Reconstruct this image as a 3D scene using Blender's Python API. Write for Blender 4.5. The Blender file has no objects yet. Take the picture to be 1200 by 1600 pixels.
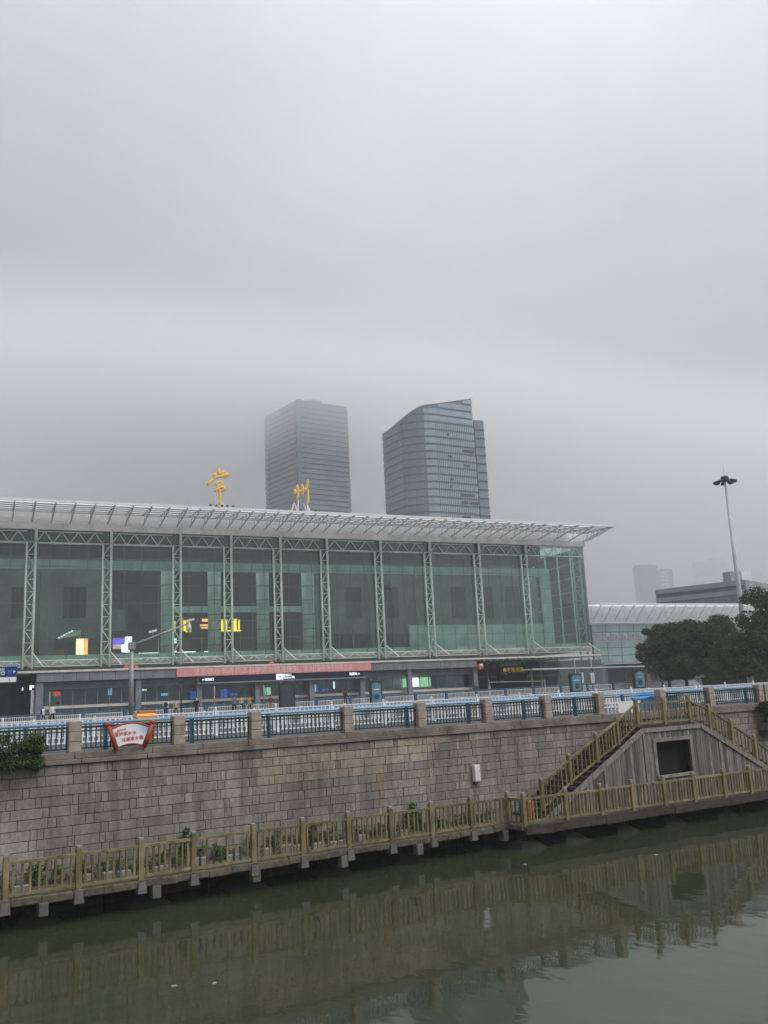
import bpy, bmesh, math, random
from mathutils import Vector, Matrix, noise
random.seed(11)
R = math.radians
SC = bpy.context.scene
COL = SC.collection

# ------------------------------------------------------------------ camera
F_PX, YAW, PITCH, ROLL = 1383.0, R(25.0), R(11.76), R(2.75)
CAM = Vector((0, 0, 1.05))
fw = Vector((math.sin(YAW) * math.cos(PITCH), math.cos(YAW) * math.cos(PITCH), math.sin(PITCH)))
rt = Vector((math.cos(YAW), -math.sin(YAW), 0)); up = rt.cross(fw)
AX_R = rt * math.cos(ROLL) - up * math.sin(ROLL)
AX_U = rt * math.sin(ROLL) + up * math.cos(ROLL)
cd = bpy.data.cameras.new('camera'); cam = bpy.data.objects.new('camera', cd); COL.objects.link(cam)
mw = Matrix((AX_R, AX_U, -fw)).transposed().to_4x4(); mw.translation = CAM
cam.matrix_world = mw
cd.sensor_fit = 'VERTICAL'; cd.sensor_height = 32; cd.lens = 32 * F_PX / 1600
cd.clip_start = 0.1; cd.clip_end = 6000
SC.camera = cam

# ------------------------------------------------------------------ world: overcast sky
SUN_AZ, SUN_EL = R(148), R(50)           # clockwise from +Y
world = bpy.data.worlds.new('World'); SC.world = world; world.use_nodes = True
nt = world.node_tree; nt.nodes.clear()
def N(t, **k):
    n = nt.nodes.new(t)
    for a, b in k.items(): setattr(n, a, b)
    return n
out = N('ShaderNodeOutputWorld'); bg = N('ShaderNodeBackground'); nt.links.new(bg.outputs[0], out.inputs[0])
sky = N('ShaderNodeTexSky'); sky.sky_type = 'NISHITA'; sky.sun_disc = False
sky.sun_elevation = SUN_EL; sky.sun_rotation = SUN_AZ; sky.dust_density = 6; sky.air_density = 1.5
hsv = N('ShaderNodeHueSaturation'); hsv.inputs['Saturation'].default_value = 0.12
nt.links.new(sky.outputs[0], hsv.inputs['Color'])
tc = N('ShaderNodeTexCoord'); sep = N('ShaderNodeSeparateXYZ'); nt.links.new(tc.outputs['Generated'], sep.inputs[0])
ramp = N('ShaderNodeValToRGB')           # overcast: brighter towards the zenith
els = ramp.color_ramp.elements
stops = [(0.0, (2.4, 2.52, 2.62)), (0.20, (2.5, 2.58, 2.72)), (0.33, (2.72, 2.79, 2.95)), (0.46, (3.5, 3.56, 3.79)), (0.66, (5.2, 5.26, 5.68)), (1.0, (8.6, 8.7, 9.4))]
els[0].position = 0; els[1].position = 1
for i, (p, c) in enumerate(stops):
    e = els[0] if i == 0 else (els[len(els) - 1] if i == len(stops) - 1 else els.new(p))
    e.position = p; e.color = (*c, 1)
nt.links.new(sep.outputs['Z'], ramp.inputs[0])
nz = N('ShaderNodeTexNoise'); nz.inputs['Scale'].default_value = 2.2; nz.inputs['Detail'].default_value = 4; nz.inputs['Roughness'].default_value = 0.45
nt.links.new(tc.outputs['Generated'], nz.inputs['Vector'])
mr = N('ShaderNodeMapRange'); mr.inputs[1].default_value = .25; mr.inputs[2].default_value = .75; mr.inputs[3].default_value = .84; mr.inputs[4].default_value = 1.16
nt.links.new(nz.outputs['Fac'], mr.inputs[0])
mul = N('ShaderNodeVectorMath', operation='SCALE'); nt.links.new(ramp.outputs[0], mul.inputs[0]); nt.links.new(mr.outputs[0], mul.inputs['Scale'])
mixn = N('ShaderNodeMix', data_type='RGBA'); mixn.inputs['Factor'].default_value = 0.22
east = N('ShaderNodeVectorMath', operation='DOT_PRODUCT'); east.inputs[1].default_value = (.85, .05, .5); nt.links.new(tc.outputs['Generated'], east.inputs[0])
er = N('ShaderNodeMapRange'); er.interpolation_type = 'SMOOTHSTEP'; er.inputs[1].default_value = .1; er.inputs[2].default_value = 1.0; er.inputs[3].default_value = .86; er.inputs[4].default_value = 1.65
nt.links.new(east.outputs['Value'], er.inputs[0]); mul2 = N('ShaderNodeVectorMath', operation='SCALE'); nt.links.new(mul.outputs[0], mul2.inputs[0]); nt.links.new(er.outputs[0], mul2.inputs['Scale'])
nt.links.new(mul2.outputs[0], mixn.inputs[6]); nt.links.new(hsv.outputs[0], mixn.inputs[7])
nt.links.new(mixn.outputs[2], bg.inputs[0]); bg.inputs[1].default_value = 0.12

# ------------------------------------------------------------------ sun behind cloud
sd = bpy.data.lights.new('sun', 'SUN'); sd.energy = 1.2; sd.angle = R(40); sd.color = (1, .97, .93)
so = bpy.data.objects.new('sun', sd); COL.objects.link(so)
# lamp travels along -Z: comes from azimuth over the right shoulder of the viewer
sdir = Vector((math.sin(SUN_AZ) * math.cos(SUN_EL), math.cos(SUN_AZ) * math.cos(SUN_EL), math.sin(SUN_EL)))
so.rotation_euler = sdir.to_track_quat('Z', 'Y').to_euler()
so.location = (60, -40, 90)

SC.view_settings.view_transform = 'Standard'; SC.view_settings.look = 'None'
SC.view_settings.exposure = 0.26; SC.view_settings.gamma = 1
SC.cycles.max_bounces = 12; SC.cycles.transparent_max_bounces = 24; SC.cycles.volume_bounces = 6
SC.cycles.use_denoising = True

# ------------------------------------------------------------------ helpers
def ray(x, y):
    return AX_R * ((x - 600) / F_PX) + AX_U * ((800 - y) / F_PX) + fw
def P(x, y, Y):                                   # pixel seen on the plane Y = const
    d = ray(x, y); return CAM + d * (Y / d.y)
def PZ(x, y, z):
    d = ray(x, y); return CAM + d * ((z - CAM.z) / d.z)
WA = math.atan(0.135); WC, WS = math.cos(WA), math.sin(WA)   # the quay wall's own frame: s along, d behind
def W(s, d, z=0): return Vector((s * WC - d * WS, 28 + s * WS + d * WC, z))
def Wpx(x, y, d):                                 # pixel on the vertical plane d = const: returns s, z
    v = ray(x, y); n = Vector((-WS, WC, 0)); o = W(0, d)
    t = (o - CAM).dot(n) / v.dot(n); p = CAM + v * t
    q = p - Vector((0, 28, 0)); return q.x * WC + q.y * WS, p.z
def smooth(a, b, x):
    t = max(0, min(1, (x - a) / (b - a))); return t * t * (3 - 2 * t)
def g(x, y):                                      # height of the street and forecourt
    return -0.15 + (0.15 + max(0, min(.5, .008 * (x - 10)))) * smooth(36, 78, y)

MATS = {}
def mat(name, col, rough=.6, var=.12, scale=2.0, metal=0.0, bump=0.0, emit=0.0, spec=.4, col2=None, stretch=None, piece=.0):
    if name in MATS: return MATS[name]
    m = bpy.data.materials.new(name); m.use_nodes = True; t = m.node_tree; b = t.nodes['Principled BSDF']
    b.inputs['Roughness'].default_value = rough; b.inputs['Metallic'].default_value = metal
    b.inputs['Specular IOR Level'].default_value = spec
    geo = t.nodes.new('ShaderNodeNewGeometry')
    mp = t.nodes.new('ShaderNodeMapping'); mp.inputs['Scale'].default_value = stretch or (1, 1, 1)
    t.links.new(geo.outputs['Position'], mp.inputs[0])
    n1 = t.nodes.new('ShaderNodeTexNoise'); n1.inputs['Scale'].default_value = scale; n1.inputs['Detail'].default_value = 6; n1.inputs['Roughness'].default_value = .62
    t.links.new(mp.outputs[0], n1.inputs['Vector'])
    cr = t.nodes.new('ShaderNodeValToRGB')
    c2 = col2 or tuple(max(0, c * (1 - 2.2 * var)) for c in col); c1 = tuple(min(1, c * (1 + var)) for c in col)
    cr.color_ramp.elements[0].position = .3; cr.color_ramp.elements[0].color = (*c2, 1)
    cr.color_ramp.elements[1].position = .68; cr.color_ramp.elements[1].color = (*c1, 1)
    t.links.new(n1.outputs['Fac'], cr.inputs[0])
    oi = t.nodes.new('ShaderNodeObjectInfo'); om = t.nodes.new('ShaderNodeMapRange'); om.inputs[3].default_value = 1 - piece; om.inputs[4].default_value = 1 + piece; t.links.new(oi.outputs['Random'], om.inputs[0])
    sc_ = t.nodes.new('ShaderNodeVectorMath'); sc_.operation = 'SCALE'; t.links.new(cr.outputs[0], sc_.inputs[0]); t.links.new(om.outputs[0], sc_.inputs['Scale']); t.links.new(sc_.outputs[0], b.inputs['Base Color'])
    if bump:
        n2 = t.nodes.new('ShaderNodeTexNoise'); n2.inputs['Scale'].default_value = scale * 12; n2.inputs['Detail'].default_value = 4
        t.links.new(mp.outputs[0], n2.inputs['Vector'])
        bp = t.nodes.new('ShaderNodeBump'); bp.inputs['Strength'].default_value = bump; bp.inputs['Distance'].default_value = .02
        t.links.new(n2.outputs['Fac'], bp.inputs['Height']); t.links.new(bp.outputs[0], b.inputs['Normal'])
    if emit:
        t.links.new(cr.outputs[0], b.inputs['Emission Color']); b.inputs['Emission Strength'].default_value = emit
    MATS[name] = m; return m
def glass(name, tint, refl=1.0, rough=.02):
    m = bpy.data.materials.new(name); m.use_nodes = True; t = m.node_tree; t.nodes.clear()
    o = t.nodes.new('ShaderNodeOutputMaterial'); mx = t.nodes.new('ShaderNodeMixShader')
    tr = t.nodes.new('ShaderNodeBsdfTransparent'); tr.inputs[0].default_value = (*tint, 1)
    gl = t.nodes.new('ShaderNodeBsdfGlossy'); gl.inputs['Roughness'].default_value = rough; gl.inputs[0].default_value = (.9, .97, .95, 1)
    fr = t.nodes.new('ShaderNodeFresnel'); fr.inputs[0].default_value = 1.45
    mu = t.nodes.new('ShaderNodeMath'); mu.operation = 'MULTIPLY'; mu.use_clamp = True; mu.inputs[1].default_value = 1.55 * refl
    t.links.new(fr.outputs[0], mu.inputs[0]); t.links.new(mu.outputs[0], mx.inputs[0])
    t.links.new(tr.outputs[0], mx.inputs[1]); t.links.new(gl.outputs[0], mx.inputs[2])
    # grime film
    df = t.nodes.new('ShaderNodeBsdfDiffuse'); df.inputs[0].default_value = (.30, .42, .38, 1)
    geo = t.nodes.new('ShaderNodeNewGeometry'); n1 = t.nodes.new('ShaderNodeTexNoise'); n1.inputs['Scale'].default_value = .25; n1.inputs['Detail'].default_value = 6
    mp = t.nodes.new('ShaderNodeMapping'); mp.inputs['Scale'].default_value = (1, 1, .25); t.links.new(geo.outputs['Position'], mp.inputs[0]); t.links.new(mp.outputs[0], n1.inputs['Vector'])
    r2 = t.nodes.new('ShaderNodeMapRange'); r2.inputs[1].default_value = .35; r2.inputs[2].default_value = .75; r2.inputs[3].default_value = .0; r2.inputs[4].default_value = .02
    t.links.new(n1.outputs['Fac'], r2.inputs[0])
    m2 = t.nodes.new('ShaderNodeMixShader'); t.links.new(r2.outputs[0], m2.inputs[0]); t.links.new(mx.outputs[0], m2.inputs[1]); t.links.new(df.outputs[0], m2.inputs[2])
    t.links.new(m2.outputs[0], o.inputs[0]); MATS[name] = m; return m

class MB:
    def __init__(s): s.v = []; s.f = []; s.sm = False
    def add(s, vs, fs):
        o = len(s.v); s.v += [tuple(v) for v in vs]; s.f += [tuple(i + o for i in f) for f in fs]; return s
    def box(s, c, d, M=None):
        x, y, z = d[0] / 2, d[1] / 2, d[2] / 2
        vs = [Vector((a * x, b * y, e * z)) for e in (-1, 1) for b in (-1, 1) for a in (-1, 1)]
        if M is not None: vs = [M @ v for v in vs]
        c = Vector(c); vs = [v + c for v in vs]
        return s.add(vs, [(0, 2, 3, 1), (4, 5, 7, 6), (0, 1, 5, 4), (2, 6, 7, 3), (0, 4, 6, 2), (1, 3, 7, 5)])
    def bx(s, x0, x1, y0, y1, z0, z1): return s.box(((x0 + x1) / 2, (y0 + y1) / 2, (z0 + z1) / 2), (x1 - x0, y1 - y0, z1 - z0))
    def cham(s, c, d, b):                         # chamfered box
        x, y, z = d[0] / 2, d[1] / 2, d[2] / 2; bm = bmesh.new(); bmesh.ops.create_cube(bm, size=1)
        bmesh.ops.scale(bm, vec=d, verts=bm.verts); bmesh.ops.bevel(bm, geom=bm.edges[:], offset=b, segments=1, affect='EDGES', profile=.5)
        bm.verts.ensure_lookup_table(); c = Vector(c)
        s.add([v.co + c for v in bm.verts], [tuple(v.index for v in f.verts) for f in bm.faces]); bm.free(); return s
    def tube(s, pts, r, n=8, cap=True, flat=None):
        pts = [Vector(p) for p in pts]; rs = r if isinstance(r, (list, tuple)) else [r] * len(pts)
        rings = []; o = len(s.v)
        for i, p in enumerate(pts):
            d = (pts[min(i + 1, len(pts) - 1)] - pts[max(i - 1, 0)]).normalized()
            a = Vector((0, 0, 1)) if abs(d.z) < .9 else Vector((0, 1, 0))
            if flat is not None: a = Vector(flat)
            u = d.cross(a).normalized(); w = u.cross(d).normalized()
            for k in range(n):
                t = 2 * math.pi * (k + .5) / n
                s.v.append(tuple(p + u * (rs[i] * math.cos(t)) + w * ((rs[i] if flat is None else min(rs[i], .22)) * math.sin(t))))
        for i in range(len(pts) - 1):
            for k in range(n):
                a = o + i * n + k; b = o + i * n + (k + 1) % n
                s.f.append((a, b, b + n, a + n))
        if cap:
            s.f.append(tuple(o + k for k in reversed(range(n)))); e = o + (len(pts) - 1) * n
            s.f.append(tuple(e + k for k in range(n)))
        return s
    def prism(s, poly, axis, a, b):               # polygon extruded along axis
        def pt(p, h):
            return {'x': (h, p[0], p[1]), 'y': (p[0], h, p[1]), 'z': (p[0], p[1], h)}[axis]
        n = len(poly)
        return s.add([pt(p, a) for p in poly] + [pt(p, b) for p in poly],
                     [tuple(range(n)), tuple(reversed(range(n, 2 * n)))] + [(i, i + n, (i + 1) % n + n, (i + 1) % n) for i in range(n)])
    def mesh(s, name, m, smooth_=False, fix=True):
        me = bpy.data.meshes.new(name); me.from_pydata(s.v, [], s.f)
        if fix:
            bm = bmesh.new(); bm.from_mesh(me); bmesh.ops.recalc_face_normals(bm, faces=bm.faces); bm.to_mesh(me); bm.free()
        me.materials.append(m)
        if smooth_: me.polygons.foreach_set('use_smooth', [True] * len(me.polygons))
        return me
    def build(s, name, m, parent=None, loc=(0, 0, 0), rotz=0, smooth_=False):
        return link(name, s.mesh(name, m, smooth_), parent, loc, rotz)
def link(name, me, parent=None, loc=(0, 0, 0), rotz=0):
    o = bpy.data.objects.new(name, me); COL.objects.link(o); o.parent = parent; o.location = loc
    if rotz: o.rotation_euler = (0, 0, rotz)
    return o
def tag(o, label, cat, group=None):
    o['label'] = label; o['category'] = cat
    if group: o['group'] = group
    return o
def thing(name, label, cat, loc=(0, 0, 0), rotz=0, group=None):
    return tag(link(name, None, None, loc, rotz), label, cat, group)
def structure(o): o['kind'] = 'structure'; return o
def ordinal(i): return ['first', 'second', 'third', 'fourth', 'fifth', 'sixth', 'seventh', 'eighth', 'ninth', 'tenth', 'eleventh', 'twelfth', 'thirteenth', 'fourteenth', 'fifteenth', 'sixteenth', 'seventeenth', 'eighteenth', 'nineteenth', 'twentieth', 'twenty first', 'twenty second', 'twenty third', 'twenty fourth', 'twenty fifth', 'twenty sixth', 'twenty seventh', 'twenty eighth', 'twenty ninth', 'thirtieth'][i]
def text_mesh(body, size, m, depth=.01, name='lettering'):
    cu = bpy.data.curves.new(name, 'FONT'); cu.body = body; cu.size = size; cu.extrude = depth; cu.align_x = 'CENTER'; cu.align_y = 'CENTER'; cu.resolution_u = 2
    o = bpy.data.objects.new(name, cu); COL.objects.link(o)
    dg = bpy.context.evaluated_depsgraph_get(); me = bpy.data.meshes.new_from_object(o.evaluated_get(dg))
    bpy.data.objects.remove(o); bpy.data.curves.remove(cu)
    me.materials.clear(); me.materials.append(m); me.name = name
    return me
def text(body, size, m, parent, loc, rotz=0, name='lettering', depth=.01, sx=1.0):
    o = link(name, text_mesh(body, size, m, depth, name), parent, loc)
    o.rotation_euler = (R(90), 0, rotz); o.scale = (sx, 1, 1); return o

# ------------------------------------------------------------------ materials
mat('asphalt', (.09, .09, .092), .75, .2, .6, bump=.2)
mat('paving', (.26, .25, .24), .7, .15, .8)
mat('coping', (.20, .175, .145), .85, .3, 1.6, bump=.5, col2=(.09, .08, .065))
mat('post_stone', (.36, .31, .265), .85, .16, 3, bump=.5)
mat('mortar', (.07, .066, .058), .95, .2, 2)
mat('iron_green', (.012, .045, .042), .45, .2, 4, spec=.5)
mat('blue_paint', (.035, .13, .26), .45, .15, 3, spec=.5)
mat('light_blue', (.24, .43, .62), .4, .12, 2, spec=.5)
mat('white_paint', (.78, .80, .82), .5, .06, 2)
mat('pale_film', (.42, .56, .74), .5, .15, 1.2)
mat('wood_yellow', (.215, .178, .088), .8, .22, 4, bump=.4, col2=(.085, .073, .042), stretch=(1, 1, .35), piece=.28)
mat('wood_grey', (.155, .147, .135), .85, .3, 2.5, bump=.6, col2=(.055, .052, .048), stretch=(6, 6, .35), piece=.3)
mat('wood_pale', (.24, .23, .21), .8, .25, 2.5, bump=.5, stretch=(3, 3, 1))
mat('wood_dark', (.055, .045, .036), .85, .3, 3, bump=.4)
mat('concrete', (.14, .137, .128), .85, .22, 3, bump=.4)
mat('deck_edge', (.13, .115, .08), .9, .35, 5, bump=.9, col2=(.045, .042, .03))
mat('pile', (.022, .022, .018), .9, .3, 2, bump=.5)  # dark wet concrete, deepened for the shade under the deck
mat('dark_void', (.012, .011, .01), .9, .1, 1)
mat('rubble_white', (.28, .28, .255), .8, .2, 5, bump=.3)
mat('green_steel', (.50, .63, .57), .45, .1, 1.2, spec=.5)
mat('band_green', (.74, .87, .82), .5, .12, .5)
mat('hall_wall', (.19, .225, .215), .7, .2, .3)
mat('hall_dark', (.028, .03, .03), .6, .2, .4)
mat('hall_column', (.72, .82, .77), .5, .12, .6)
mat('hall_floor', (.40, .41, .39), .3, .15, .5)
mat('roof_white', (.82, .82, .82), .5, .08, .8)
mat('soffit', (.60, .60, .61), .5, .1, .7)
mat('rib_grey', (.40, .40, .41), .5, .1, 1)
mat('fascia_grey', (.68, .665, .65), .55, .12, .7)
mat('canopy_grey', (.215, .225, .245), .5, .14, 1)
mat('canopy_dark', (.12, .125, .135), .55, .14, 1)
mat('cream', (.68, .65, .58), .5, .1, 1)
mat('banner_red', (.74, .31, .30), .65, .08, .8)
mat('banner_text', (.90, .66, .64), .65, .05, 2)
mat('led_navy', (.008, .012, .04), .3, .1, 1)
mat('led_white', (.85, .9, 1), .5, .02, 1, emit=1.6)
mat('glow_white', (.85, .92, .85), .5, .05, 1, emit=2.6)
mat('glow_warm', (.95, .80, .45), .5, .1, 1, emit=1.6)
mat('glow_yellow', (1.0, .60, .04), .5, .05, 1, emit=1.5)
mat('glow_red', (.9, .08, .06), .5, .05, 1, emit=.9)
mat('glow_orange', (1.0, .38, .10), .5, .1, 1, emit=2)
mat('glow_violet', (.14, .08, .55), .5, .2, 1, emit=1.5)
mat('glow_pink', (.80, .50, .45), .5, .2, 1, emit=.8)
mat('glow_cyan', (.25, .6, .9), .5, .15, 1, emit=.9)
mat('glow_blue', (.05, .15, .6), .5, .15, 1, emit=.8)
mat('glow_green', (.55, .85, .45), .5, .15, 2, emit=.9)
mat('lantern_red', (.62, .10, .07), .5, .1, 2)
mat('gold', (.93, .58, .13), .42, .08, 1.5, spec=.5)
mat('steel_grey', (.30, .31, .32), .45, .12, 2, metal=.3)
mat('dark_metal', (.03, .032, .035), .5, .15, 2)
mat('mast_white', (.56, .56, .57), .5, .1, 1)
mat('sign_blue', (.01, .05, .24), .4, .06, 1)
mat('sign_white', (.80, .80, .78), .5, .04, 2)
mat('frame_red', (.42, .055, .03), .5, .15, 5)
mat('panel_white', (.80, .82, .83), .45, .03, 2)
mat('panel_blue', (.38, .55, .75), .45, .2, 2.5, col2=(.7, .76, .82))
mat('letter_red', (.65, .05, .05), .5, .05, 2)
mat('petal_pink', (.75, .2, .25), .5, .15, 6)
mat('orange_box', (.85, .40, .09), .5, .1, 3)
mat('orange_dark', (.50, .18, .04), .6, .1, 3)
mat('tarp_blue', (.02, .30, .80), .45, .12, 3)
mat('barrel_blue', (.035, .13, .25), .5, .3, 2)
mat('box_white', (.72, .72, .72), .5, .08, 3)
mat('leaf_dark', (.048, .080, .031), .85, .35, .9, col2=(.012, .022, .011), spec=.08)
mat('leaf_mid', (.058, .094, .034), .85, .35, 2.5, col2=(.022, .04, .016), spec=.08)
mat('leaf_fresh', (.065, .115, .038), .85, .4, 4, col2=(.025, .045, .016), spec=.08)
mat('bark', (.07, .058, .045), .9, .25, 4)
mat('tower_core', (.115, .145, .175), .4, .12, .03)  # tower colours lightened to stand in for thicker haze
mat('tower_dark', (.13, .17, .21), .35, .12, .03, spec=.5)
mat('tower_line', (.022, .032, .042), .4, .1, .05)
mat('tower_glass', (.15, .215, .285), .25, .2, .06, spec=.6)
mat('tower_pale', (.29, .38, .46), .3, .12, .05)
mat('res_wall', (.32, .30, .30), .8, .08, .05)
mat('res_dark', (.16, .155, .16), .8, .08, .05)
mat('office_dark', (.075, .085, .10), .4, .12, .2)
mat('office_light', (.26, .28, .30), .5, .12, .2)
mat('wing_glass', (.28, .40, .37), .25, .12, .2, spec=.6)
mat('wing_pale', (.42, .48, .45), .4, .12, .3)
glass('hall_glass', (.84, .935, .91))
glass('shop_glass', (.70, .80, .84))

# ------------------------------------------------------------------ setting: street sheet, water, canal bed, near bank
def sheet(name, xs, ys, zf, m):
    v = [(x, y, zf(x, y)) for y in ys for x in xs]; nx = len(xs)
    f = [(j * nx + i, j * nx + i + 1, (j + 1) * nx + i + 1, (j + 1) * nx + i) for j in range(len(ys) - 1) for i in range(nx - 1)]
    me = bpy.data.meshes.new(name); me.from_pydata(v, [], f); me.materials.append(m); return link(name, me)
xs = [-700, -200, -60] + list(range(-30, 131, 8)) + [200, 420, 900]
ds = [0.3, 3, 6, 10, 14, 20, 26, 34, 42, 50, 60, 75, 95, 130, 220, 500, 1100]
v = []; f = []; n = len(xs)
for d in ds:
    for x in xs:
        p = W(x, d); y = p.y if d < 20 else 28 + d + (.135 * x if abs(x) < 150 else .135 * 150 * (1 if x > 0 else -1)) * (1 - smooth(20, 60, d))
        if d < 20 and abs(x) > 150: y = 28 + d + .135 * 150 * (1 if x > 0 else -1)
        v.append((p.x, y, g(p.x, y)))
for j in range(len(ds) - 1):
    for i in range(n - 1): f.append((j * n + i, j * n + i + 1, (j + 1) * n + i + 1, (j + 1) * n + i))
me = bpy.data.meshes.new('street'); me.from_pydata(v, [], f); me.materials.append(MATS['asphalt']); structure(link('street', me))

wm = bpy.data.materials.new('water'); wm.use_nodes = True; t = wm.node_tree; b = t.nodes['Principled BSDF']
b.inputs['Roughness'].default_value = .045; b.inputs['IOR'].default_value = 1.33
geo = t.nodes.new('ShaderNodeNewGeometry')
def wnoise(sc, det, st):
    mp = t.nodes.new('ShaderNodeMapping'); mp.inputs['Scale'].default_value = st; t.links.new(geo.outputs['Position'], mp.inputs[0])
    q = t.nodes.new('ShaderNodeTexNoise'); q.inputs['Scale'].default_value = sc; q.inputs['Detail'].default_value = det; t.links.new(mp.outputs[0], q.inputs['Vector']); return q
n0 = wnoise(.25, 5, (1, 1, 1)); cr = t.nodes.new('ShaderNodeValToRGB')
cr.color_ramp.elements[0].position = .35; cr.color_ramp.elements[0].color = (.029, .035, .018, 1)
cr.color_ramp.elements[1].position = .7; cr.color_ramp.elements[1].color = (.040, .046, .024, 1)
t.links.new(n0.outputs['Fac'], cr.inputs[0]); t.links.new(cr.outputs[0], b.inputs['Base Color'])
na = wnoise(1.1, 3, (1, .55, 1)); nb = wnoise(5, 2, (1, .6, 1))
bp1 = t.nodes.new('ShaderNodeBump'); bp1.inputs['Strength'].default_value = .17; bp1.inputs['Distance'].default_value = .06; t.links.new(na.outputs['Fac'], bp1.inputs['Height'])
bp2 = t.nodes.new('ShaderNodeBump'); bp2.inputs['Strength'].default_value = .05; bp2.inputs['Distance'].default_value = .02; t.links.new(nb.outputs['Fac'], bp2.inputs['Height'])
t.links.new(bp1.outputs[0], bp2.inputs['Normal']); t.links.new(bp2.outputs[0], b.inputs['Normal'])
structure(sheet('water', [-120, 0, 60, 240], [3.5, 20, 40, 75], lambda x, y: -4.45, wm))
bed = MB().bx(-120, 240, -40, 76, -6.4, -6.2).build('canal_bed', MATS['mortar']); structure(bed)
nb_ = MB().bx(-120, 240, -40, 3.5, -6.2, -.6).build('near_bank', MATS['concrete']); structure(nb_)

# ------------------------------------------------------------------ quay wall: each stone
wall = thing('quay_wall', 'tall weathered grey stone block wall rising from the boardwalk to the street', 'wall', W(0, 0), WA)
MB().bx(-60, 120, .16, .9, -6.1, -.33).build('wall_core', MATS['mortar'], wall)
sm = bpy.data.materials.new('quay_stone'); sm.use_nodes = True; t = sm.node_tree; b = t.nodes['Principled BSDF']; b.inputs['Roughness'].default_value = .88; b.inputs['Specular IOR Level'].default_value = .25
at = t.nodes.new('ShaderNodeAttribute'); at.attribute_name = 'tone'
at2 = t.nodes.new('ShaderNodeAttribute'); at2.attribute_name = 'warm'
geo = t.nodes.new('ShaderNodeNewGeometry')
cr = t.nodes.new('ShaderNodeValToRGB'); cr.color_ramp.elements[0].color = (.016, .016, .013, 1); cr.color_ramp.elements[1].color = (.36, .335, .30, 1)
e = cr.color_ramp.elements.new(.5); e.color = (.205, .192, .172, 1); e = cr.color_ramp.elements.new(.3); e.color = (.12, .115, .105, 1); t.links.new(at.outputs['Fac'], cr.inputs[0])
warm = t.nodes.new('ShaderNodeMix'); warm.data_type = 'RGBA'; warm.inputs[7].default_value = (.42, .35, .28, 1)
t.links.new(at2.outputs['Fac'], warm.inputs[0]); t.links.new(cr.outputs[0], warm.inputs[6])
def sn(scale, det, st, lo, hi):
    mp = t.nodes.new('ShaderNodeMapping'); mp.inputs['Scale'].default_value = st; t.links.new(geo.outputs['Position'], mp.inputs[0])
    q = t.nodes.new('ShaderNodeTexNoise'); q.inputs['Scale'].default_value = scale; q.inputs['Detail'].default_value = det; q.inputs['Roughness'].default_value = .65; t.links.new(mp.outputs[0], q.inputs['Vector'])
    r = t.nodes.new('ShaderNodeMapRange'); r.inputs[1].default_value = .32; r.inputs[2].default_value = .68; r.inputs[3].default_value = lo; r.inputs[4].default_value = hi; t.links.new(q.outputs['Fac'], r.inputs[0]); return r
def vmul(a, r):
    q = t.nodes.new('ShaderNodeVectorMath'); q.operation = 'SCALE'; t.links.new(a, q.inputs[0]); t.links.new(r.outputs[0], q.inputs['Scale']); return q.outputs[0]
c = vmul(warm.outputs[2], sn(9, 6, (1, 1, 1), .78, 1.18)); c = vmul(c, sn(1.6, 5, (2.2, 2.2, .22), .60, 1.14)); c = vmul(c, sn(.35, 3, (1, 1, 1), .8, 1.15))
rust = t.nodes.new('ShaderNodeMix'); rust.data_type = 'RGBA'; rust.inputs[7].default_value = (.20, .125, .05, 1)
rr = sn(1.1, 3, (1.6, 1.6, .12), -2.4, 1.0); ra = t.nodes.new('ShaderNodeAttribute'); ra.attribute_name = 'rust'
rm = t.nodes.new('ShaderNodeMath'); rm.operation = 'MULTIPLY'; rm.use_clamp = True; t.links.new(rr.outputs[0], rm.inputs[0]); t.links.new(ra.outputs['Fac'], rm.inputs[1])
t.links.new(rm.outputs[0], rust.inputs[0]); t.links.new(c, rust.inputs[6]); t.links.new(rust.outputs[2], b.inputs['Base Color'])
q = t.nodes.new('ShaderNodeTexNoise'); q.inputs['Scale'].default_value = 22; q.inputs['Detail'].default_value = 5; t.links.new(geo.outputs['Position'], q.inputs['Vector'])
bp = t.nodes.new('ShaderNodeBump'); bp.inputs['Strength'].default_value = .5; bp.inputs['Distance'].default_value = .015; t.links.new(q.outputs['Fac'], bp.inputs['Height']); t.links.new(bp.outputs[0], b.inputs['Normal'])

HS = 0.288; Z_TOP = -.46
stones = []
rs = random.Random(5)
# the zone of newer, cleaner blocks under the railing, in wall coordinates
def newer(s, z):
    if not (8.6 < s < 18.6): return False
    lim = -1.45 if s < 13.2 else -1.45 + (s - 13.2) * .19
    return z > lim + (.0)
for row in range(17):
    z1 = Z_TOP - row * HS; s = -12 + rs.random() * .5; longb = row % 2 == 0
    while s < 52:
        w = (.72 + rs.random() * .2) if longb else (.15 + rs.random() * .10)
        if longb and rs.random() < .18: w *= .62
        stones.append((row, s, w, z1)); s += w; longb = not longb
        if rs.random() < .12: longb = not longb
def stone_geo(s, w, z1, j, hh=HS):
    gp = .006; d = .16; x0, x1 = s + gp, s + w - gp; a, b_ = z1 - hh + gp * 1.2, z1 - gp * 1.2; ch = .009; y = -j
    return ([(x0, .17, a), (x1, .17, a), (x1, .17, b_), (x0, .17, b_), (x0, y + ch, a), (x1, y + ch, a), (x1, y + ch, b_), (x0, y + ch, b_),
             (x0 + ch, y, a + ch), (x1 - ch, y, a + ch), (x1 - ch, y, b_ - ch), (x0 + ch, y, b_ - ch)],
            [(0, 1, 5, 4), (1, 2, 6, 5), (2, 3, 7, 6), (3, 0, 4, 7), (4, 5, 9, 8), (5, 6, 10, 9), (6, 7, 11, 10), (7, 4, 8, 11), (8, 9, 10, 11)])
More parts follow.
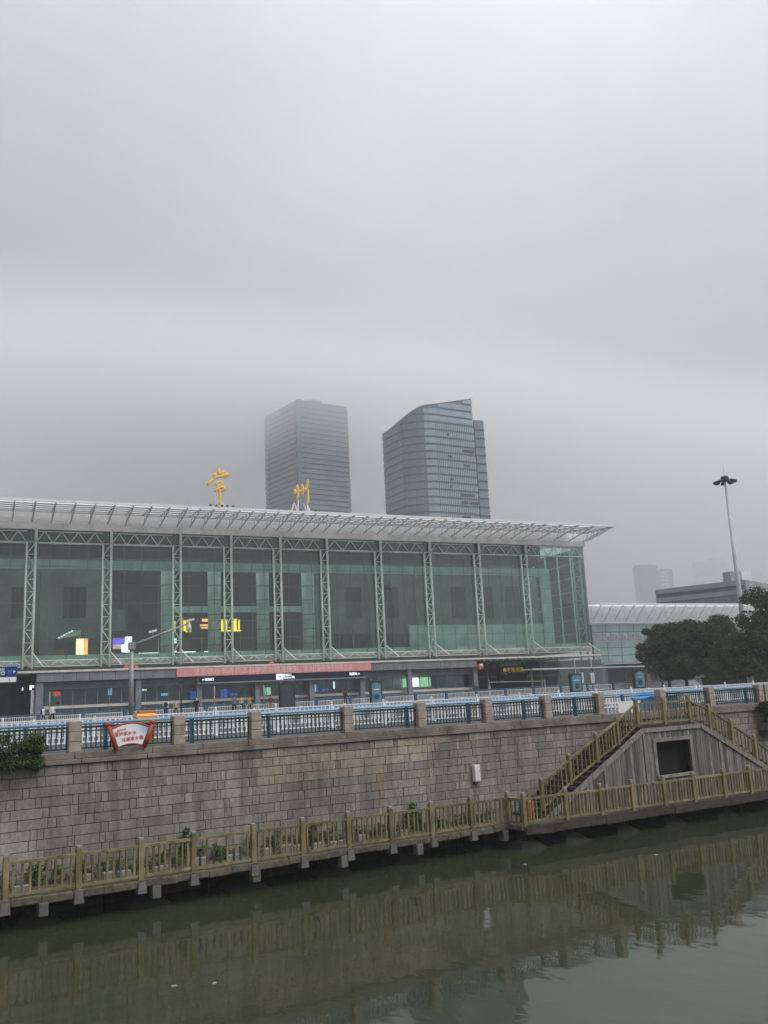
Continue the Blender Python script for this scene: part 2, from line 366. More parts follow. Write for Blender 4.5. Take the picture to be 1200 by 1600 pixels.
def score(st):
    row, s, w, z1 = st
    if z1 < -3.9 or s + w < 1.2: return 0
    dd = (W(s, 0, z1) - CAM).length; return w / dd ** 2
order = sorted(range(len(stones)), key=lambda i: -score(stones[i])); single = set(order[:300])
def set_attr(me, name, vals):
    a = me.attributes.new(name, 'FLOAT', 'FACE'); a.data.foreach_set('value', vals)
jv, jf, jt, jw, jr = [], [], [], [], []
for i, (row, s, w, z1) in enumerate(stones):
    vs, fs = stone_geo(s, w, z1, rs.random() * .022)
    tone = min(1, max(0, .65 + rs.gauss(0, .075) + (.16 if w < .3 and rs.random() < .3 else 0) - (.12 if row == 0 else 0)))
    if z1 < -3.7: tone *= .04  # under-deck rows: wet stain, with the deck's shade put into the tone
    nw = newer(s + w / 2, z1) and rs.random() < .85 and row < 4
    wv = (.55 + rs.random() * .4) if nw else (.12 * rs.random()); ru = 1.0 if 12.8 < s < 18 and z1 < -1.3 else .25
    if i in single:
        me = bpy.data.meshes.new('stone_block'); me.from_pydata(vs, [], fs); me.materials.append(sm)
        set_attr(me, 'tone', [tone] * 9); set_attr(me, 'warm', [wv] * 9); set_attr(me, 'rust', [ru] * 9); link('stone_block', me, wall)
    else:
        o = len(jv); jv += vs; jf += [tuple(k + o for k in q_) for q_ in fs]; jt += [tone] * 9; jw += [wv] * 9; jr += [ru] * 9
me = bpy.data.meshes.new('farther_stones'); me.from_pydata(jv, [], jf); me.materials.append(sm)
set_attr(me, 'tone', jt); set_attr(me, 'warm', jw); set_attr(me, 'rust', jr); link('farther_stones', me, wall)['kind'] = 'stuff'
# coping: two stepped courses of long slabs
s = -12
while s < 52:
    w = 1.5 + rs.random() * 1.2
    MB().cham((s + w / 2, .22, -.39), (w - .014, .62, .13), .012).build('coping_slab', MATS['coping'], wall)
    s += w
s = -11.4
while s < 52:
    w = 1.3 + rs.random() * 1.3
    MB().cham((s + w / 2, .28, -.23), (w - .014, .60, .185), .015).build('coping_slab', MATS['coping'], wall)
    s += w

# ------------------------------------------------------------------ street railing on the wall
ZC = -.137
post_px = [115, 278, 398, 543, 657, 762, 855, 938]
post_s = [Wpx(x, y, .2)[0] for x, y in zip(post_px, (1176, 1163, 1155, 1143, 1136, 1130, 1126, 1120))]
extra_s = [Wpx(x, y, .2)[0] for x, y in ((1035, 1113), (1111, 1108), (1188, 1103), (1200, 1103))]
sp = post_s[1] - post_s[0]
all_posts = [post_s[0] - 2.9] + post_s + extra_s[:2] + [extra_s[2], extra_s[2] + .5]
bmp = MB(); bmp.cham((0, 0, .43), (.36, .36, .86), .02); 
bmc = MB()
post_me = bmesh.new()
def stone_post_parts(root):
    for k, (z0, z1, w_) in enumerate(((0, .30, .37), (.308, .58, .365), (.588, .90, .37))):
        o = link('stone_block', POST_BLK[k], root, (rs.uniform(-.006, .006), rs.uniform(-.006, .006), 0))
POST_BLK = [MB().cham((0, 0, (a + c_) / 2), (w_, w_, c_ - a), .018).mesh('post_block', MATS['post_stone']) for a, c_, w_ in ((0, .30, .37), (.306, .58, .365), (.586, .90, .37))]
post_me.free()
where = ['beside the leafy bush at the far left', 'just right of the red framed sign', 'third from the left', 'fourth from the left', 'fifth from the left', 'left of the white wall box', 'above the white wall box', 'seen above the foot of the wooden stair', 'left of the gap with the white sheet', 'behind the blue tent', 'right of the stair landing', 'of the close pair at the right edge', 'outermost of the close pair at the right edge']
for i, s in enumerate(all_posts):
    r_ = thing('stone_post', 'square stone post on the quay wall, ' + (where[i] if i < len(where) else 'at the far right'), 'post', W(s, .22, ZC), WA, 'stone posts of the quay railing'); stone_post_parts(r_)
RH = .74
def railing(s0, s1, label):
    L = s1 - s0; r_ = thing('iron_railing', label, 'railing', W(s0, .22, ZC), WA, 'iron railing panels on the quay wall')
    MB().box((L / 2, 0, .72), (L, .055, .05)).build('top_rail', MATS['iron_green'], r_)
    MB().box((L / 2, 0, .60), (L, .04, .035)).build('middle_rail', MATS['iron_green'], r_)
    MB().box((L / 2, 0, .10), (L, .045, .045)).build('bottom_rail', MATS['iron_green'], r_)
    nb2 = max(3, round(L / .15)); 
    for k in range(nb2 + 1):
        link('baluster', BAL, r_, (.03 + (L - .06) * k / nb2, 0, 0))
BAL = MB().box((0, 0, .40), (.034, .03, .62)).mesh('baluster', MATS['iron_green'])
gap = {8, 11}   # open at the landing (white sheet) and between the close pair
rl = ['behind the leafy bush', 'carrying the red framed sign', 'second right of the red sign', 'third right of the red sign', 'fourth right of the red sign', 'above the rust stains', 'above the white wall box', 'ending at the white sheet', '', 'behind the right part of the stair landing', 'above the right flight of the stair', '', '']
for i in range(len(all_posts) - 1):
    if i in gap: continue
    railing(all_posts[i] + .185, all_posts[i + 1] - .185, 'dark green iron railing panel with upright bars, ' + rl[i])

# ------------------------------------------------------------------ blue rail fence right behind
AP = MB().box((0, 0, .40), (.11, .11, .80)).mesh('post', MATS['blue_paint'])
sA = Wpx(165, 1150, .75)[0]; k = 0; lenA = 3.05
bl = thing('blue_guard_rail', 'long pale blue tube rail on blue square posts right behind the quay railing', 'guard rail', W(0, .75, -.15), WA)
aposts = [Wpx(x, 1140, .75)[0] for x in (40, 165, 300, 420, 637, 733, 820)]
aposts = [aposts[0] - 3, aposts[0], aposts[1], aposts[2], aposts[3], (aposts[3] + aposts[4]) / 2 + .3] + aposts[4:] + [aposts[6] + 2.9 * q_ for q_ in range(1, 9)]
for s in aposts: link('post', AP, bl, (s, 0, 0))
MB().tube([(-10, 0, .83), (46, 0, .80)], .05, 8).build('top_rail', MATS['light_blue'], bl, smooth_=True)
MB().tube([(-10, 0, .72), (46, 0, .69)], .03, 6).build('lower_rail', MATS['blue_paint'], bl, smooth_=True)

# ------------------------------------------------------------------ white traffic barrier along the road
def barrier_meshes():
    L = 2.6; a = MB()
    for z in (.10, .62, .93): a.box((L / 2, 0, z), (L, .05, .045))
    p_ = MB()
    for k in range(13): p_.box((.1 + k * .2, 0, .50), (.05, .03, .80))
    po = MB().box((0, 0, .5), (.09, .09, 1.0)).tube([(0, 0, 1.0), (0, 0, 1.03), (0, 0, 1.07), (0, 0, 1.1)], [.03, .05, .05, .015], 6)
    ft = MB().box((0, 0, .03), (.16, .3, .06))
    fl = MB().box((L / 2, .02, .79), (L - .12, .012, .21))
    return [('rail', a.mesh('rail', MATS['white_paint'])), ('picket_row', p_.mesh('picket_row', MATS['white_paint'])), ('post', po.mesh('post', MATS['white_paint'])), ('foot', ft.mesh('foot', MATS['white_paint'])), ('film', fl.mesh('film', MATS['pale_film']))]
BM_ = barrier_meshes(); dB = 6.0
for k in range(21):
    s = -6 + k * 2.6
    p = W(s, dB); r_ = thing('traffic_barrier', 'white pipe road barrier section with blue film, ' + ordinal(k) + ' from the left', 'barrier', (p.x, p.y, -.15), WA, 'white road barrier sections')
    for nme, me in BM_:
        if nme == 'film' and k < 5: continue
        o = link(nme, me, r_)
        if nme == 'picket_row': o['kind'] = 'stuff'
# second white line nearer the quay at the right and a farther one, lower
for k in range(22):
    s = -6 + k * 2.6; p = W(s, 14)
    r_ = thing('traffic_barrier', 'low white barrier section across the road, ' + ordinal(k) + ' from the left in the farther line', 'barrier', (p.x, p.y, -.16 + .0), WA, 'farther white road barrier sections')
    for nme, me in BM_[:3]:
        o = link(nme, me, r_); o.scale = (1, 1, .86)
        if nme == 'picket_row': o['kind'] = 'stuff'

# ------------------------------------------------------------------ forecourt fence: white panels between blue posts
FL = 4.0
fr = MB().box((FL / 2, 0, .25), (FL - .5, .06, .06)).box((FL / 2, 0, .80), (FL - .5, .06, .06)).box((.28, 0, .52), (.06, .06, .56)).box((FL - .28, 0, .52), (.06, .06, .56)).mesh('panel_frame', MATS['white_paint'])
pk = MB()
for k in range(18): pk.box((.45 + k * (FL - .9) / 17, 0, .52), (.045, .03, .52))
pk = pk.mesh('picket_row', MATS['white_paint'])
bp_ = MB().box((0, 0, .5), (.24, .2, 1.0)).mesh('post', MATS['blue_paint'])
brl = MB().tube([(0, 0, .97), (FL, 0, .97)], .045, 6).mesh('top_rail', MATS['blue_paint'])
YF = 92
for k in range(25):
    x = -3 + k * FL + .74
    z0 = g(x, YF) - .08; z1 = g(x + FL, YF) - .08
    r_ = thing('forecourt_fence', 'white picket fence panel with blue post before the station, ' + ordinal(k) + ' from the left', 'fence', (x, YF, z0), 0, 'forecourt fence panels')
    r_.rotation_euler = (0, -math.atan2(z1 - z0, FL), 0)
    for nme, me in (('panel_frame', fr), ('picket_row', pk), ('post', bp_), ('top_rail', brl)):
        o = link(nme, me, r_)
        if nme == 'picket_row': o['kind'] = 'stuff'

# ------------------------------------------------------------------ boardwalk
ZD = -3.62
bw_posts_px = [(7, 1407), (122, 1389), (220, 1373), (302, 1360), (396, 1345), (473, 1334), (545, 1323), (611, 1312), (675, 1301), (737, 1294), (795, 1287)]
d1 = -1.85                                     # front edge of the left stretch
dk = thing('boardwalk_deck', 'narrow concrete boardwalk along the foot of the stone wall', 'boardwalk', W(0, 0, ZD), WA)
bw_s = [Wpx(x, y, d1)[0] for x, y in bw_posts_px]
s_end = bw_s[-1]
MB().bx(-14, s_end + .35, d1 - .02, -.02, -.16, -.03).build('slab', MATS['deck_edge'], dk)
eb = MB()                                      # uneven edge kerb
s = -14
while s < s_end + .2:
    w = .5 + rs.random() * .5; eb.cham((s + w / 2, d1 + .02 + rs.uniform(-.02, .02), -.10 + rs.uniform(-.02, .02)), (w, .20, .22), .03); s += w - .01
eb.build('edge_beam', MATS['deck_edge'], dk)
# right, wider stretch: front edge from S2 to S3 in wall coordinates
s2, d2 = 17.62, -2.62; s3, d3 = 40.0, -3.55
ang2 = math.atan2(d3 - d2, s3 - s2); L2 = math.hypot(s3 - s2, d3 - d2)
def S2(a, off=0): return s2 + a * math.cos(ang2) - off * math.sin(ang2), d2 + a * math.sin(ang2) + off * math.cos(ang2)
MB().prism([(s2 - .15, d2), (s3, d3), (s3, -.02), (s2 - .15, -.02)], 'z', -.145, -.012).build('slab', MATS['deck_edge'], dk)
eb = MB(); a = 0
while a < L2 - .6:
    w = .6 + rs.random() * .6; c0 = S2(a + w / 2); eb.box((c0[0], c0[1] + rs.uniform(-.015, .015), -.17 + rs.uniform(-.02, .02)), (w, .18, .30), Matrix.Rotation(ang2, 3, 'Z')); a += w - .01
eb.build('edge_beam', MATS['wood_dark'], dk)
# piles and spread footings
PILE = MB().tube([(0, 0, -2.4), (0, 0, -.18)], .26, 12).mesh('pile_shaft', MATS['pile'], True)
FOOT = MB(); 
FOOT.add([(-.95, -.85, -1.1), (.95, -.85, -1.1), (.95, .7, -1.1), (-.95, .7, -1.1), (-.3, -.28, -.56), (.3, -.28, -.56), (.3, .28, -.56), (-.3, .28, -.56)], [(0, 1, 5, 4), (1, 2, 6, 5), (2, 3, 7, 6), (3, 0, 4, 7), (4, 5, 6, 7), (3, 2, 1, 0)])
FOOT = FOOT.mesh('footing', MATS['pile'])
BLK = MB().cham((0, 0, -.36), (.24, .30, .34), .015).mesh('beam_end', MATS['concrete'])
pile_s = [Wpx(x, 1380, -1.2)[0] for x in (60, 232, 386, 522, 640, 775)]
pi = 0
def pile(s, d, label, endblock):
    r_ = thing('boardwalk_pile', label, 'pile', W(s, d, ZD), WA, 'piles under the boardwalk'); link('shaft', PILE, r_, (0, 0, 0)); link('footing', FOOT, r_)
    if endblock:
        MB().bx(-.14, .14, -.88, .7, -.50, -.17).build('cross_beam', MATS['pile'], r_); link('beam_end', BLK, r_, (0, -1.02, 0))
for i, s in enumerate(pile_s): pile(s, d1 + 1.05, 'round concrete pile on a spread footing under the boardwalk, ' + ordinal(i) + ' from the left', True)
for i, x in enumerate((822, 890, 970, 1045, 1125, 1195)):
    s = Wpx(x, 1320, -2.2)[0]; pile(s, -2.1 - .03 * i, 'shadowed concrete pile below the wider deck by the stair, ' + ordinal(i) + ' from the left', False)

# wooden balustrade, one bay per thing
WPOST = MB().cham((0, 0, .50), (.15, .15, 1.08), .012).mesh('post', MATS['wood_yellow'])
WCAP = MB().cham((0, 0, 1.08), (.13, .13, .085), .012).mesh('metal_cap', MATS['steel_grey'])
WBASE = MB().add([(-.13, -.13, -.34), (.13, -.13, -.34), (.13, .13, -.34), (-.13, .13, -.34), (-.10, -.10, -.05), (.10, -.10, -.05), (.10, .10, -.05), (-.10, .10, -.05)], [(0, 1, 5, 4), (1, 2, 6, 5), (2, 3, 7, 6), (3, 0, 4, 7), (4, 5, 6, 7), (3, 2, 1, 0)]).mesh('post_base', MATS['concrete'])
WBAL = MB().cham((0, 0, .47), (.062, .05, .74), .008).mesh('baluster', MATS['wood_yellow'])
WBALS = MB().cham((0, 0, .30), (.062, .05, .40), .008).mesh('baluster', MATS['wood_dark'])
def wood_bay(p0, p1, label, group, nb3=8, base=True, lastpost=False, broken=(), mat_='wood_yellow', bottom=.10):
    v_ = Vector(p1) - Vector(p0); L = math.hypot(v_.x, v_.y); az = math.atan2(v_.y, v_.x); sl = v_.z / L
    r_ = thing('wooden_balustrade', label, 'balustrade', p0, az, group)
    for x in ([0, L] if lastpost else [0]):
        po = link('post', WPOST, r_, (x, 0, x * sl)); po.rotation_euler = (rs.uniform(-.01, .01), rs.uniform(-.012, .012), 0)
        link('metal_cap', WCAP, r_, (x, 0, x * sl))
        if base: link('post_base', WBASE, r_, (x, -.04, x * sl))
    sag = rs.uniform(-.012, .012)
    def beam(z, h, w_, nm):
        m_ = MB(); a_ = .075; b_ = L - .075
        m_.add([(a_, -w_, z - h + a_ * sl), (b_, -w_, z - h + b_ * sl + sag), (b_, w_, z - h + b_ * sl + sag), (a_, w_, z - h + a_ * sl), (a_, -w_, z + h + a_ * sl), (b_, -w_, z + h + b_ * sl + sag), (b_, w_, z + h + b_ * sl + sag), (a_, w_, z + h + a_ * sl)],
               [(0, 3, 2, 1), (4, 5, 6, 7), (0, 1, 5, 4), (1, 2, 6, 5), (2, 3, 7, 6), (3, 0, 4, 7)]); m_.build(nm, MATS[mat_], r_)
    beam(.885, .038, .05, 'top_rail'); beam(bottom, .035, .035, 'bottom_rail')
    for k in range(1, nb3 + 1):
        x = L * k / (nb3 + 1)
        if k in broken: link('baluster', WBALS, r_, (x, 0, x * sl)); continue
        link('baluster', WBAL, r_, (x + rs.uniform(-.014, .014), rs.uniform(-.006, .006), x * sl + .02)).rotation_euler = (rs.gauss(0, .01), rs.gauss(0, .014), rs.uniform(-.1, .1))
names1 = ['at the left edge of the photo', 'second from the left edge', 'third from the left edge', 'below the first wall weeds', 'with broken short bars', 'right of the bay with broken bars', 'seventh from the left', 'eighth from the left', 'ninth from the left', 'last of the left boardwalk stretch']
GB = 'balustrade bays along the left boardwalk'
all_s = [bw_s[0] - 1.85] + bw_s
for i in range(len(all_s) - 1):
    lab = 'yellow wooden balustrade bay over the water, ' + (['cut off at the left edge'] + names1)[i]
    wood_bay(W(all_s[i], d1, ZD), W(all_s[i + 1], d1, ZD), lab, GB, 8, True, False, (1, 3, 4, 6, 7) if i == 4 else ())
cpos = S2(0)
wood_bay(W(s_end, d1, ZD), W(cpos[0], cpos[1], ZD), 'short yellow balustrade bay turning out at the boardwalk corner', GB, 3, False)
px2 = [815, 885, 940, 990, 1041, 1088, 1136, 1178]
a2 = []
for x in px2:
    v_ = ray(x, 1270); A0 = W(*S2(0)); A1 = W(*S2(10)); e_ = A1 - A0
    # intersect ray and edge line in plan
    det = v_.x * (-e_.y) + v_.y * e_.x; t_ = (A0.x * (-e_.y) + A0.y * e_.x) / det; hit = CAM + v_ * t_
    a2.append(math.hypot(hit.x - A0.x, hit.y - A0.y) * (1 if x >= 815 else -1))
a2[0] = 0.0; stp = a2[-1] - a2[-2]
a2 += [a2[-1] + 1.85 * k for k in range(1, 5)]
n2 = ['starting at the boardwalk corner', 'below the foot of the stair', 'third right of the corner', 'left below the dark opening', 'right below the dark opening', 'sixth right of the corner', 'seventh right of the corner', 'cut off at the right edge', 'hidden past the right edge', 'past the right edge', 'farthest past the right edge']
for i in range(len(a2) - 1):
    q0, q1 = S2(a2[i]), S2(a2[i + 1])
    wood_bay(W(q0[0], q0[1], ZD), W(q1[0], q1[1], ZD), 'yellow wooden balustrade bay before the stair, ' + n2[i], 'balustrade bays of the wider deck', 9, False)

# ------------------------------------------------------------------ the wooden stair over the deck
dF = -1.55                                     # front plane of the stair
def fs(x, y): return Wpx(x, y, dF)
sL, zL = fs(1003, 1138); sR, zR = fs(1093, 1131); sFoot, zFoot = fs(893, 1241); sRf, zRf = fs(1200, 1200)
ZLAND = -.42; zbt = (zL + zR) / 2             # top of the front beam
slopeL = (zbt - zFoot) / (sL - sFoot); slopeR = (zbt - zRf) / (sRf - sR)
sL0 = sL - (zbt - ZD) / slopeL; sR0 = sR + (zbt - ZD) / slopeR
st = thing('wooden_stair', 'grey plank clad wooden stair climbing both ways to a landing at street level', 'stair', W(0, 0, 0), WA)
def ftop(s):
    if s < sL: return zbt - (sL - s) * slopeL
    if s > sR: return zbt - (s - sR) * slopeR
    return zbt
op0, op1 = fs(1024, 1160), fs(1083, 1208); oz0, oz1 = fs(1052, 1209)[1], fs(1052, 1157)[1]
s = sL0 + .35
while s < sR0 - .3:                           # each cladding plank
    w = .145 + rs.random() * .035; sc_ = s + w / 2; zt = min(ftop(s), ftop(s + w)) - .10; dy = rs.uniform(-.008, .008)
    if zt - ZD > .1:
        segs = [(ZD + .0, zt)]
        if op0[0] - .02 < sc_ < op1[0] + .02: segs = [(ZD, oz0), (oz1, zt)]
        for z0, z1 in segs:
            if z1 - z0 > .06:
                za, zb = ftop(s) - .10, ftop(s + w - .012) - .10
                if z1 < zt - .01: za = zb = z1
                m_ = MB().add([(s, dF + dy, z0), (s + w - .012, dF + dy, z0), (s + w - .012, dF + dy + .03, z0), (s, dF + dy + .03, z0), (s, dF + dy, za), (s + w - .012, dF + dy, zb), (s + w - .012, dF + dy + .03, zb), (s, dF + dy + .03, za)],
                              [(0, 3, 2, 1), (4, 5, 6, 7), (0, 1, 5, 4), (1, 2, 6, 5), (2, 3, 7, 6), (3, 0, 4, 7)])
                m_.build('plank', MATS['wood_grey'] if rs.random() < .8 else MATS['wood_pale'], st)
    s += w
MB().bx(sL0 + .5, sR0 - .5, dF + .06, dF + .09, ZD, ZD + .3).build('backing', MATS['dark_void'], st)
# near-black sheet standing in for the shade inside the opening
MB().bx(op0[0] - .35, op1[0] + .35, dF + .5, dF + .55, oz0 - .3, oz1 + .3).build('opening_shade', MATS['dark_void'], st)
wdw = thing
fr_ = MB(); a_, b_ = op0[0], op1[0]
fr_.bx(a_ - .17, b_ + .17, dF - .04, dF + .05, oz1, oz1 + .15).bx(a_ - .17, a_, dF - .038, dF + .05, oz0, oz1 - .002).bx(b_, b_ + .17, dF - .038, dF + .05, ZD, oz1 - .002)
fr_.build('opening_frame', MATS['wood_pale'], st)
MB().bx(a_ - .1, b_ - .01, dF - .10, dF + .05, oz0 - .12, oz0 - .003).build('sill', MATS['rubble_white'], st)
for sx in (sL - .02, (sL + sL0) / 2 + .35, sR + 1.1):  # battens over the cladding
    MB().bx(sx, sx + .13, dF - .035, dF - .012, ZD, ftop(sx + (.13 if sx > sR else 0)) - .14).build('batten', MATS['wood_pale'], st)
def slat_beam(p0, p1, h, nm, m_, d0=dF - .07, d1_=dF + .06):
    (a0, z0), (a1, z1) = p0, p1
    MB().add([(a0, d0, z0 - h), (a1, d0, z1 - h), (a1, d1_, z1 - h), (a0, d1_, z0 - h), (a0, d0, z0), (a1, d0, z1), (a1, d1_, z1), (a0, d1_, z0)],
             [(0, 3, 2, 1), (4, 5, 6, 7), (0, 1, 5, 4), (1, 2, 6, 5), (2, 3, 7, 6), (3, 0, 4, 7)]).build(nm, MATS[m_], st)
slat_beam((sL - .02, zbt), (sR + .02, zbt), .17, 'landing_beam', 'wood_pale')
slat_beam((sL0, ZD + .02), (sL - .022, zbt + .002), .20, 'raking_beam', 'wood_pale')
slat_beam((sR + .022, zbt + .002), (sR0, ZD + .02), .20, 'raking_beam', 'wood_pale')
MB().bx(sL - .35, sR + .35, dF + .02, -.0, zbt + .01, zbt + .12).build('landing_deck', MATS['wood_dark'], st)
RISE = .17
off = .46
nL = int((zbt + .1 - ZD) / RISE)
for sgn, s0_, sl_ in ((-1, sL - .35, slopeL), (1, sR + .35, slopeR)):
    for k in range(nL):
        z = zbt + .1 - (k + 1) * RISE; run = RISE / sl_
        c_ = s0_ + sgn * (k + .5) * run
        MB().bx(c_ - run * .58, c_ + run * .58, dF + .02, -.05, z - .05, z).build('tread', MATS['wood_dark'], st)
        MB().bx(c_ + sgn * run * .5 - .012, c_ + sgn * run * .5 + .012, dF + .03, -.06, z - RISE + .002, z - .052).build('riser', MATS['wood_dark'], st)
# balustrades of the stair, on its front edge
GS = 'balustrade bays of the stair'
lp = [(998, 1133), (1040, 1129), (1080, 1127)]
ls = [fs(x, y)[0] for x, y in lp]; zb_ = zbt + .12
for i in range(2): wood_bay(W(ls[i], dF + .05, zb_), W(ls[i + 1], dF + .05, zb_), ['yellow balustrade bay of the stair landing before the blue tent', 'yellow balustrade bay at the right half of the stair landing'][i], GS, 5, False, False, bottom=.08)
lb = [fs(x, y)[0] for x, y in ((850, 1262), (893, 1222), (935, 1187), (968, 1160))] + [ls[0]]
zz = [fs(x, y)[1] for x, y in ((850, 1265), (893, 1225), (935, 1190), (968, 1163))] + [zb_]
zz[0] = max(zz[0], ZD + .1)
for i in range(4): wood_bay(W(lb[i], dF + .05, zz[i]), W(lb[i + 1], dF + .05, zz[i + 1]), 'sloping yellow balustrade bay of the left flight, ' + ['at the foot', 'second from the foot', 'third from the foot', 'topmost'][i], GS, 6, False, bottom=.06)
rb = [ls[2]] + [fs(x, y)[0] for x, y in ((1112, 1145), (1147, 1165), (1184, 1190))]; rb.append(rb[-1] + 1.7)
rz = [zb_] + [fs(x, y)[1] for x, y in ((1112, 1141), (1147, 1163), (1184, 1188))]; rz.append(rz[-1] - .95)
for i in range(4): wood_bay(W(rb[i], dF + .05, rz[i]), W(rb[i + 1], dF + .05, rz[i + 1]), 'sloping yellow balustrade bay of the right flight, ' + ['topmost', 'second from the top', 'third from the top', 'lowest, past the right edge'][i], GS, 6, False, i == 3, bottom=.06)

# landing clutter: blue tent, tarp, white sheet
def at_s(x, y, d): s_, z_ = Wpx(x, y, d); return s_, z_
s0, z1 = at_s(1003, 1092, 1.2); s1, _ = at_s(1037, 1090, 1.2); zt = at_s(1020, 1083, 1.2)[1]
tn = thing('blue_tent', 'bright blue pitched tent canopy behind the stair landing', 'tent', W((s0 + s1) / 2, 1.6, -.15), WA)
hw = (s1 - s0) / 2; zr = z1 + .15; zp = zt + .15
MB().add([(-hw, -.6, zr - .03), (hw, -.6, zr - .03), (hw, .6, zr - .03), (-hw, .6, zr - .03), (-hw * .45, 0, zp), (hw * .45, 0, zp)], [(0, 1, 5, 4), (2, 3, 4, 5), (1, 2, 5), (3, 0, 4), (3, 2, 1, 0)]).build('canopy', MATS['tarp_blue'], tn)
MB().bx(-hw, hw, -.6, -.585, zr - .16, zr - .035).build('valance', MATS['box_white'], tn)
for a_ in (-1, 1):
    for b_ in (-1, 1): MB().bx(a_ * hw * .94 - .02, a_ * hw * .94 + .02, b_ * .55 - .02, b_ * .55 + .02, 0, zr - .03).build('leg', MATS['steel_grey'], tn)
s0 = at_s(990, 1120, .9)[0]; s1 = at_s(1062, 1120, .9)[0]
tp = MB()
nx_ = 14; vv = []; 
for j in range(5):
    for i in range(nx_ + 1):
        vv.append((s0 + (s1 - s0) * i / nx_ - (s0 + s1) / 2, -.25 + .1 * math.sin(i * 1.3) * (4 - j) / 4 + j * .07, .58 * j / 4 + .05 * math.sin(i * .9 + 2)))
for j in range(4):
    for i in range(nx_): tp.f.append((j * (nx_ + 1) + i, j * (nx_ + 1) + i + 1, (j + 1) * (nx_ + 1) + i + 1, (j + 1) * (nx_ + 1) + i))
tp.v = vv; tag(tp.build('tarpaulin', MATS['barrel_blue'], None, W((s0 + s1) / 2, .95, -.14), WA, True), 'dark blue crumpled tarpaulin wall below the blue tent', 'tarpaulin')
s0, z0 = at_s(966, 1122, .45); s1, z1 = at_s(1001, 1094, .45)
sh = MB(); vv = []
for j in range(5):
    for i in range(9): vv.append(((s1 - s0) * i / 8, .03 * math.sin(i * 1.7), (z1 - z0) * j / 4))
sh.v = vv
for j in range(4):
    for i in range(8): sh.f.append((j * 9 + i, j * 9 + i + 1, j * 9 + i + 10, j * 9 + i + 9))
tag(sh.build('white_sheet', MATS['box_white'], None, W(s0, .45, z0), WA, True), 'plain white sheet hung in the railing gap beside the stair top', 'sheet')
s0, z0 = at_s(945, 1119, .4); s1, z1 = at_s(966, 1097, .4)
gt = thing('white_gate', 'small white pipe gate in the railing gap left of the white sheet', 'gate', W(s0, .4, z0), WA)
MB().bx(0, s1 - s0, -.02, .02, 0, .05).bx(0, s1 - s0, -.02, .02, (z1 - z0) - .05, z1 - z0).build('frame', MATS['white_paint'], gt)
for k in range(5): MB().bx((s1 - s0) * k / 4 - .018, (s1 - s0) * k / 4 + .018, -.015, .015, .05, z1 - z0 - .05).build('bar', MATS['white_paint'], gt)

# ------------------------------------------------------------------ white switch box on the wall
s0, z0 = Wpx(745, 1208, -.15)
bxr = thing('switch_box', 'white metal switch box fixed to the stone wall', 'switch box', W(s0, -.02, z0), WA)
MB().cham((0, -.10, 0), (.27, .18, .60), .012).build('cabinet', MATS['box_white'], bxr)
MB().cham((-.015, -.195, 0), (.21, .012, .52), .004).build('door', MATS['box_white'], bxr)
MB().bx(.055, .075, -.2075, -.2015, .05, .14).build('label_mark', MATS['petal_pink'], bxr)
MB().bx(-.12, .13, -.15, .0, -.345, -.305).build('bracket', MATS['dark_metal'], bxr)

# ------------------------------------------------------------------ red framed notice on the railing
dS = -.08
def sp_(x, y): s_, z_ = Wpx(x, y, dS); return s_, z_
sg = thing('notice_sign', 'fan shaped white notice in a dark red post frame on the railing', 'sign', W(0, dS, 0), WA)
tl, bl_, tr_, br_ = sp_(169, 1134), sp_(181.5, 1172), sp_(238.5, 1130.5), sp_(225, 1168)
for a_, b_ in ((tl, bl_), (tr_, br_)):
    MB().tube([(a_[0], 0, a_[1] + .02), (b_[0], 0, b_[1])], .062, 10).build('frame_post', MATS['frame_red'], sg, smooth_=True)
    MB().tube([(a_[0], 0, a_[1] - .02), (a_[0], 0, a_[1] + .03), (a_[0], 0, a_[1] + .08), (a_[0], 0, a_[1] + .11)], [.06, .088, .075, .02], 10).build('finial', MATS['frame_red'], sg, smooth_=True)
c1, c2, c3, c4 = sp_(175.5, 1140), sp_(185, 1166.5), sp_(232, 1136.5), sp_(222, 1163)
def arc(a_, b_, h, n_=10): return [(a_[0] + (b_[0] - a_[0]) * i / n_, a_[1] + (b_[1] - a_[1]) * i / n_ + h * math.sin(math.pi * i / n_)) for i in range(n_ + 1)]
topa = arc(c1, c3, .14); bota = arc(c2, c4, .07)
n_ = len(topa); vv = [(s_, -.012, z_) for s_, z_ in topa] + [(s_, -.012, z_) for s_, z_ in bota] + [(s_, .012, z_) for s_, z_ in topa] + [(s_, .012, z_) for s_, z_ in bota]
ff = [(i, n_ + i, n_ + i + 1, i + 1) for i in range(n_ - 1)] + [(2 * n_ + i, 2 * n_ + i + 1, 3 * n_ + i + 1, 3 * n_ + i) for i in range(n_ - 1)]
pm_ = bpy.data.materials.new('notice_panel'); pm_.use_nodes = True; t = pm_.node_tree; b = t.nodes['Principled BSDF']; b.inputs['Roughness'].default_value = .45
tcn = t.nodes.new('ShaderNodeTexCoord'); vd = t.nodes.new('ShaderNodeVectorMath'); vd.operation = 'DISTANCE'; t.links.new(tcn.outputs['Object'], vd.inputs[0]); vd.inputs[1].default_value = (c3[0], 0, c3[1])
cr = t.nodes.new('ShaderNodeValToRGB'); cr.color_ramp.elements[0].position = .05; cr.color_ramp.elements[0].color = (.25, .48, .75, 1); cr.color_ramp.elements[1].position = .42; cr.color_ramp.elements[1].color = (.80, .82, .84, 1)
t.links.new(vd.outputs['Value'], cr.inputs[0]); t.links.new(cr.outputs[0], b.inputs['Base Color'])
MB().add(vv, ff).build('panel', pm_, sg)
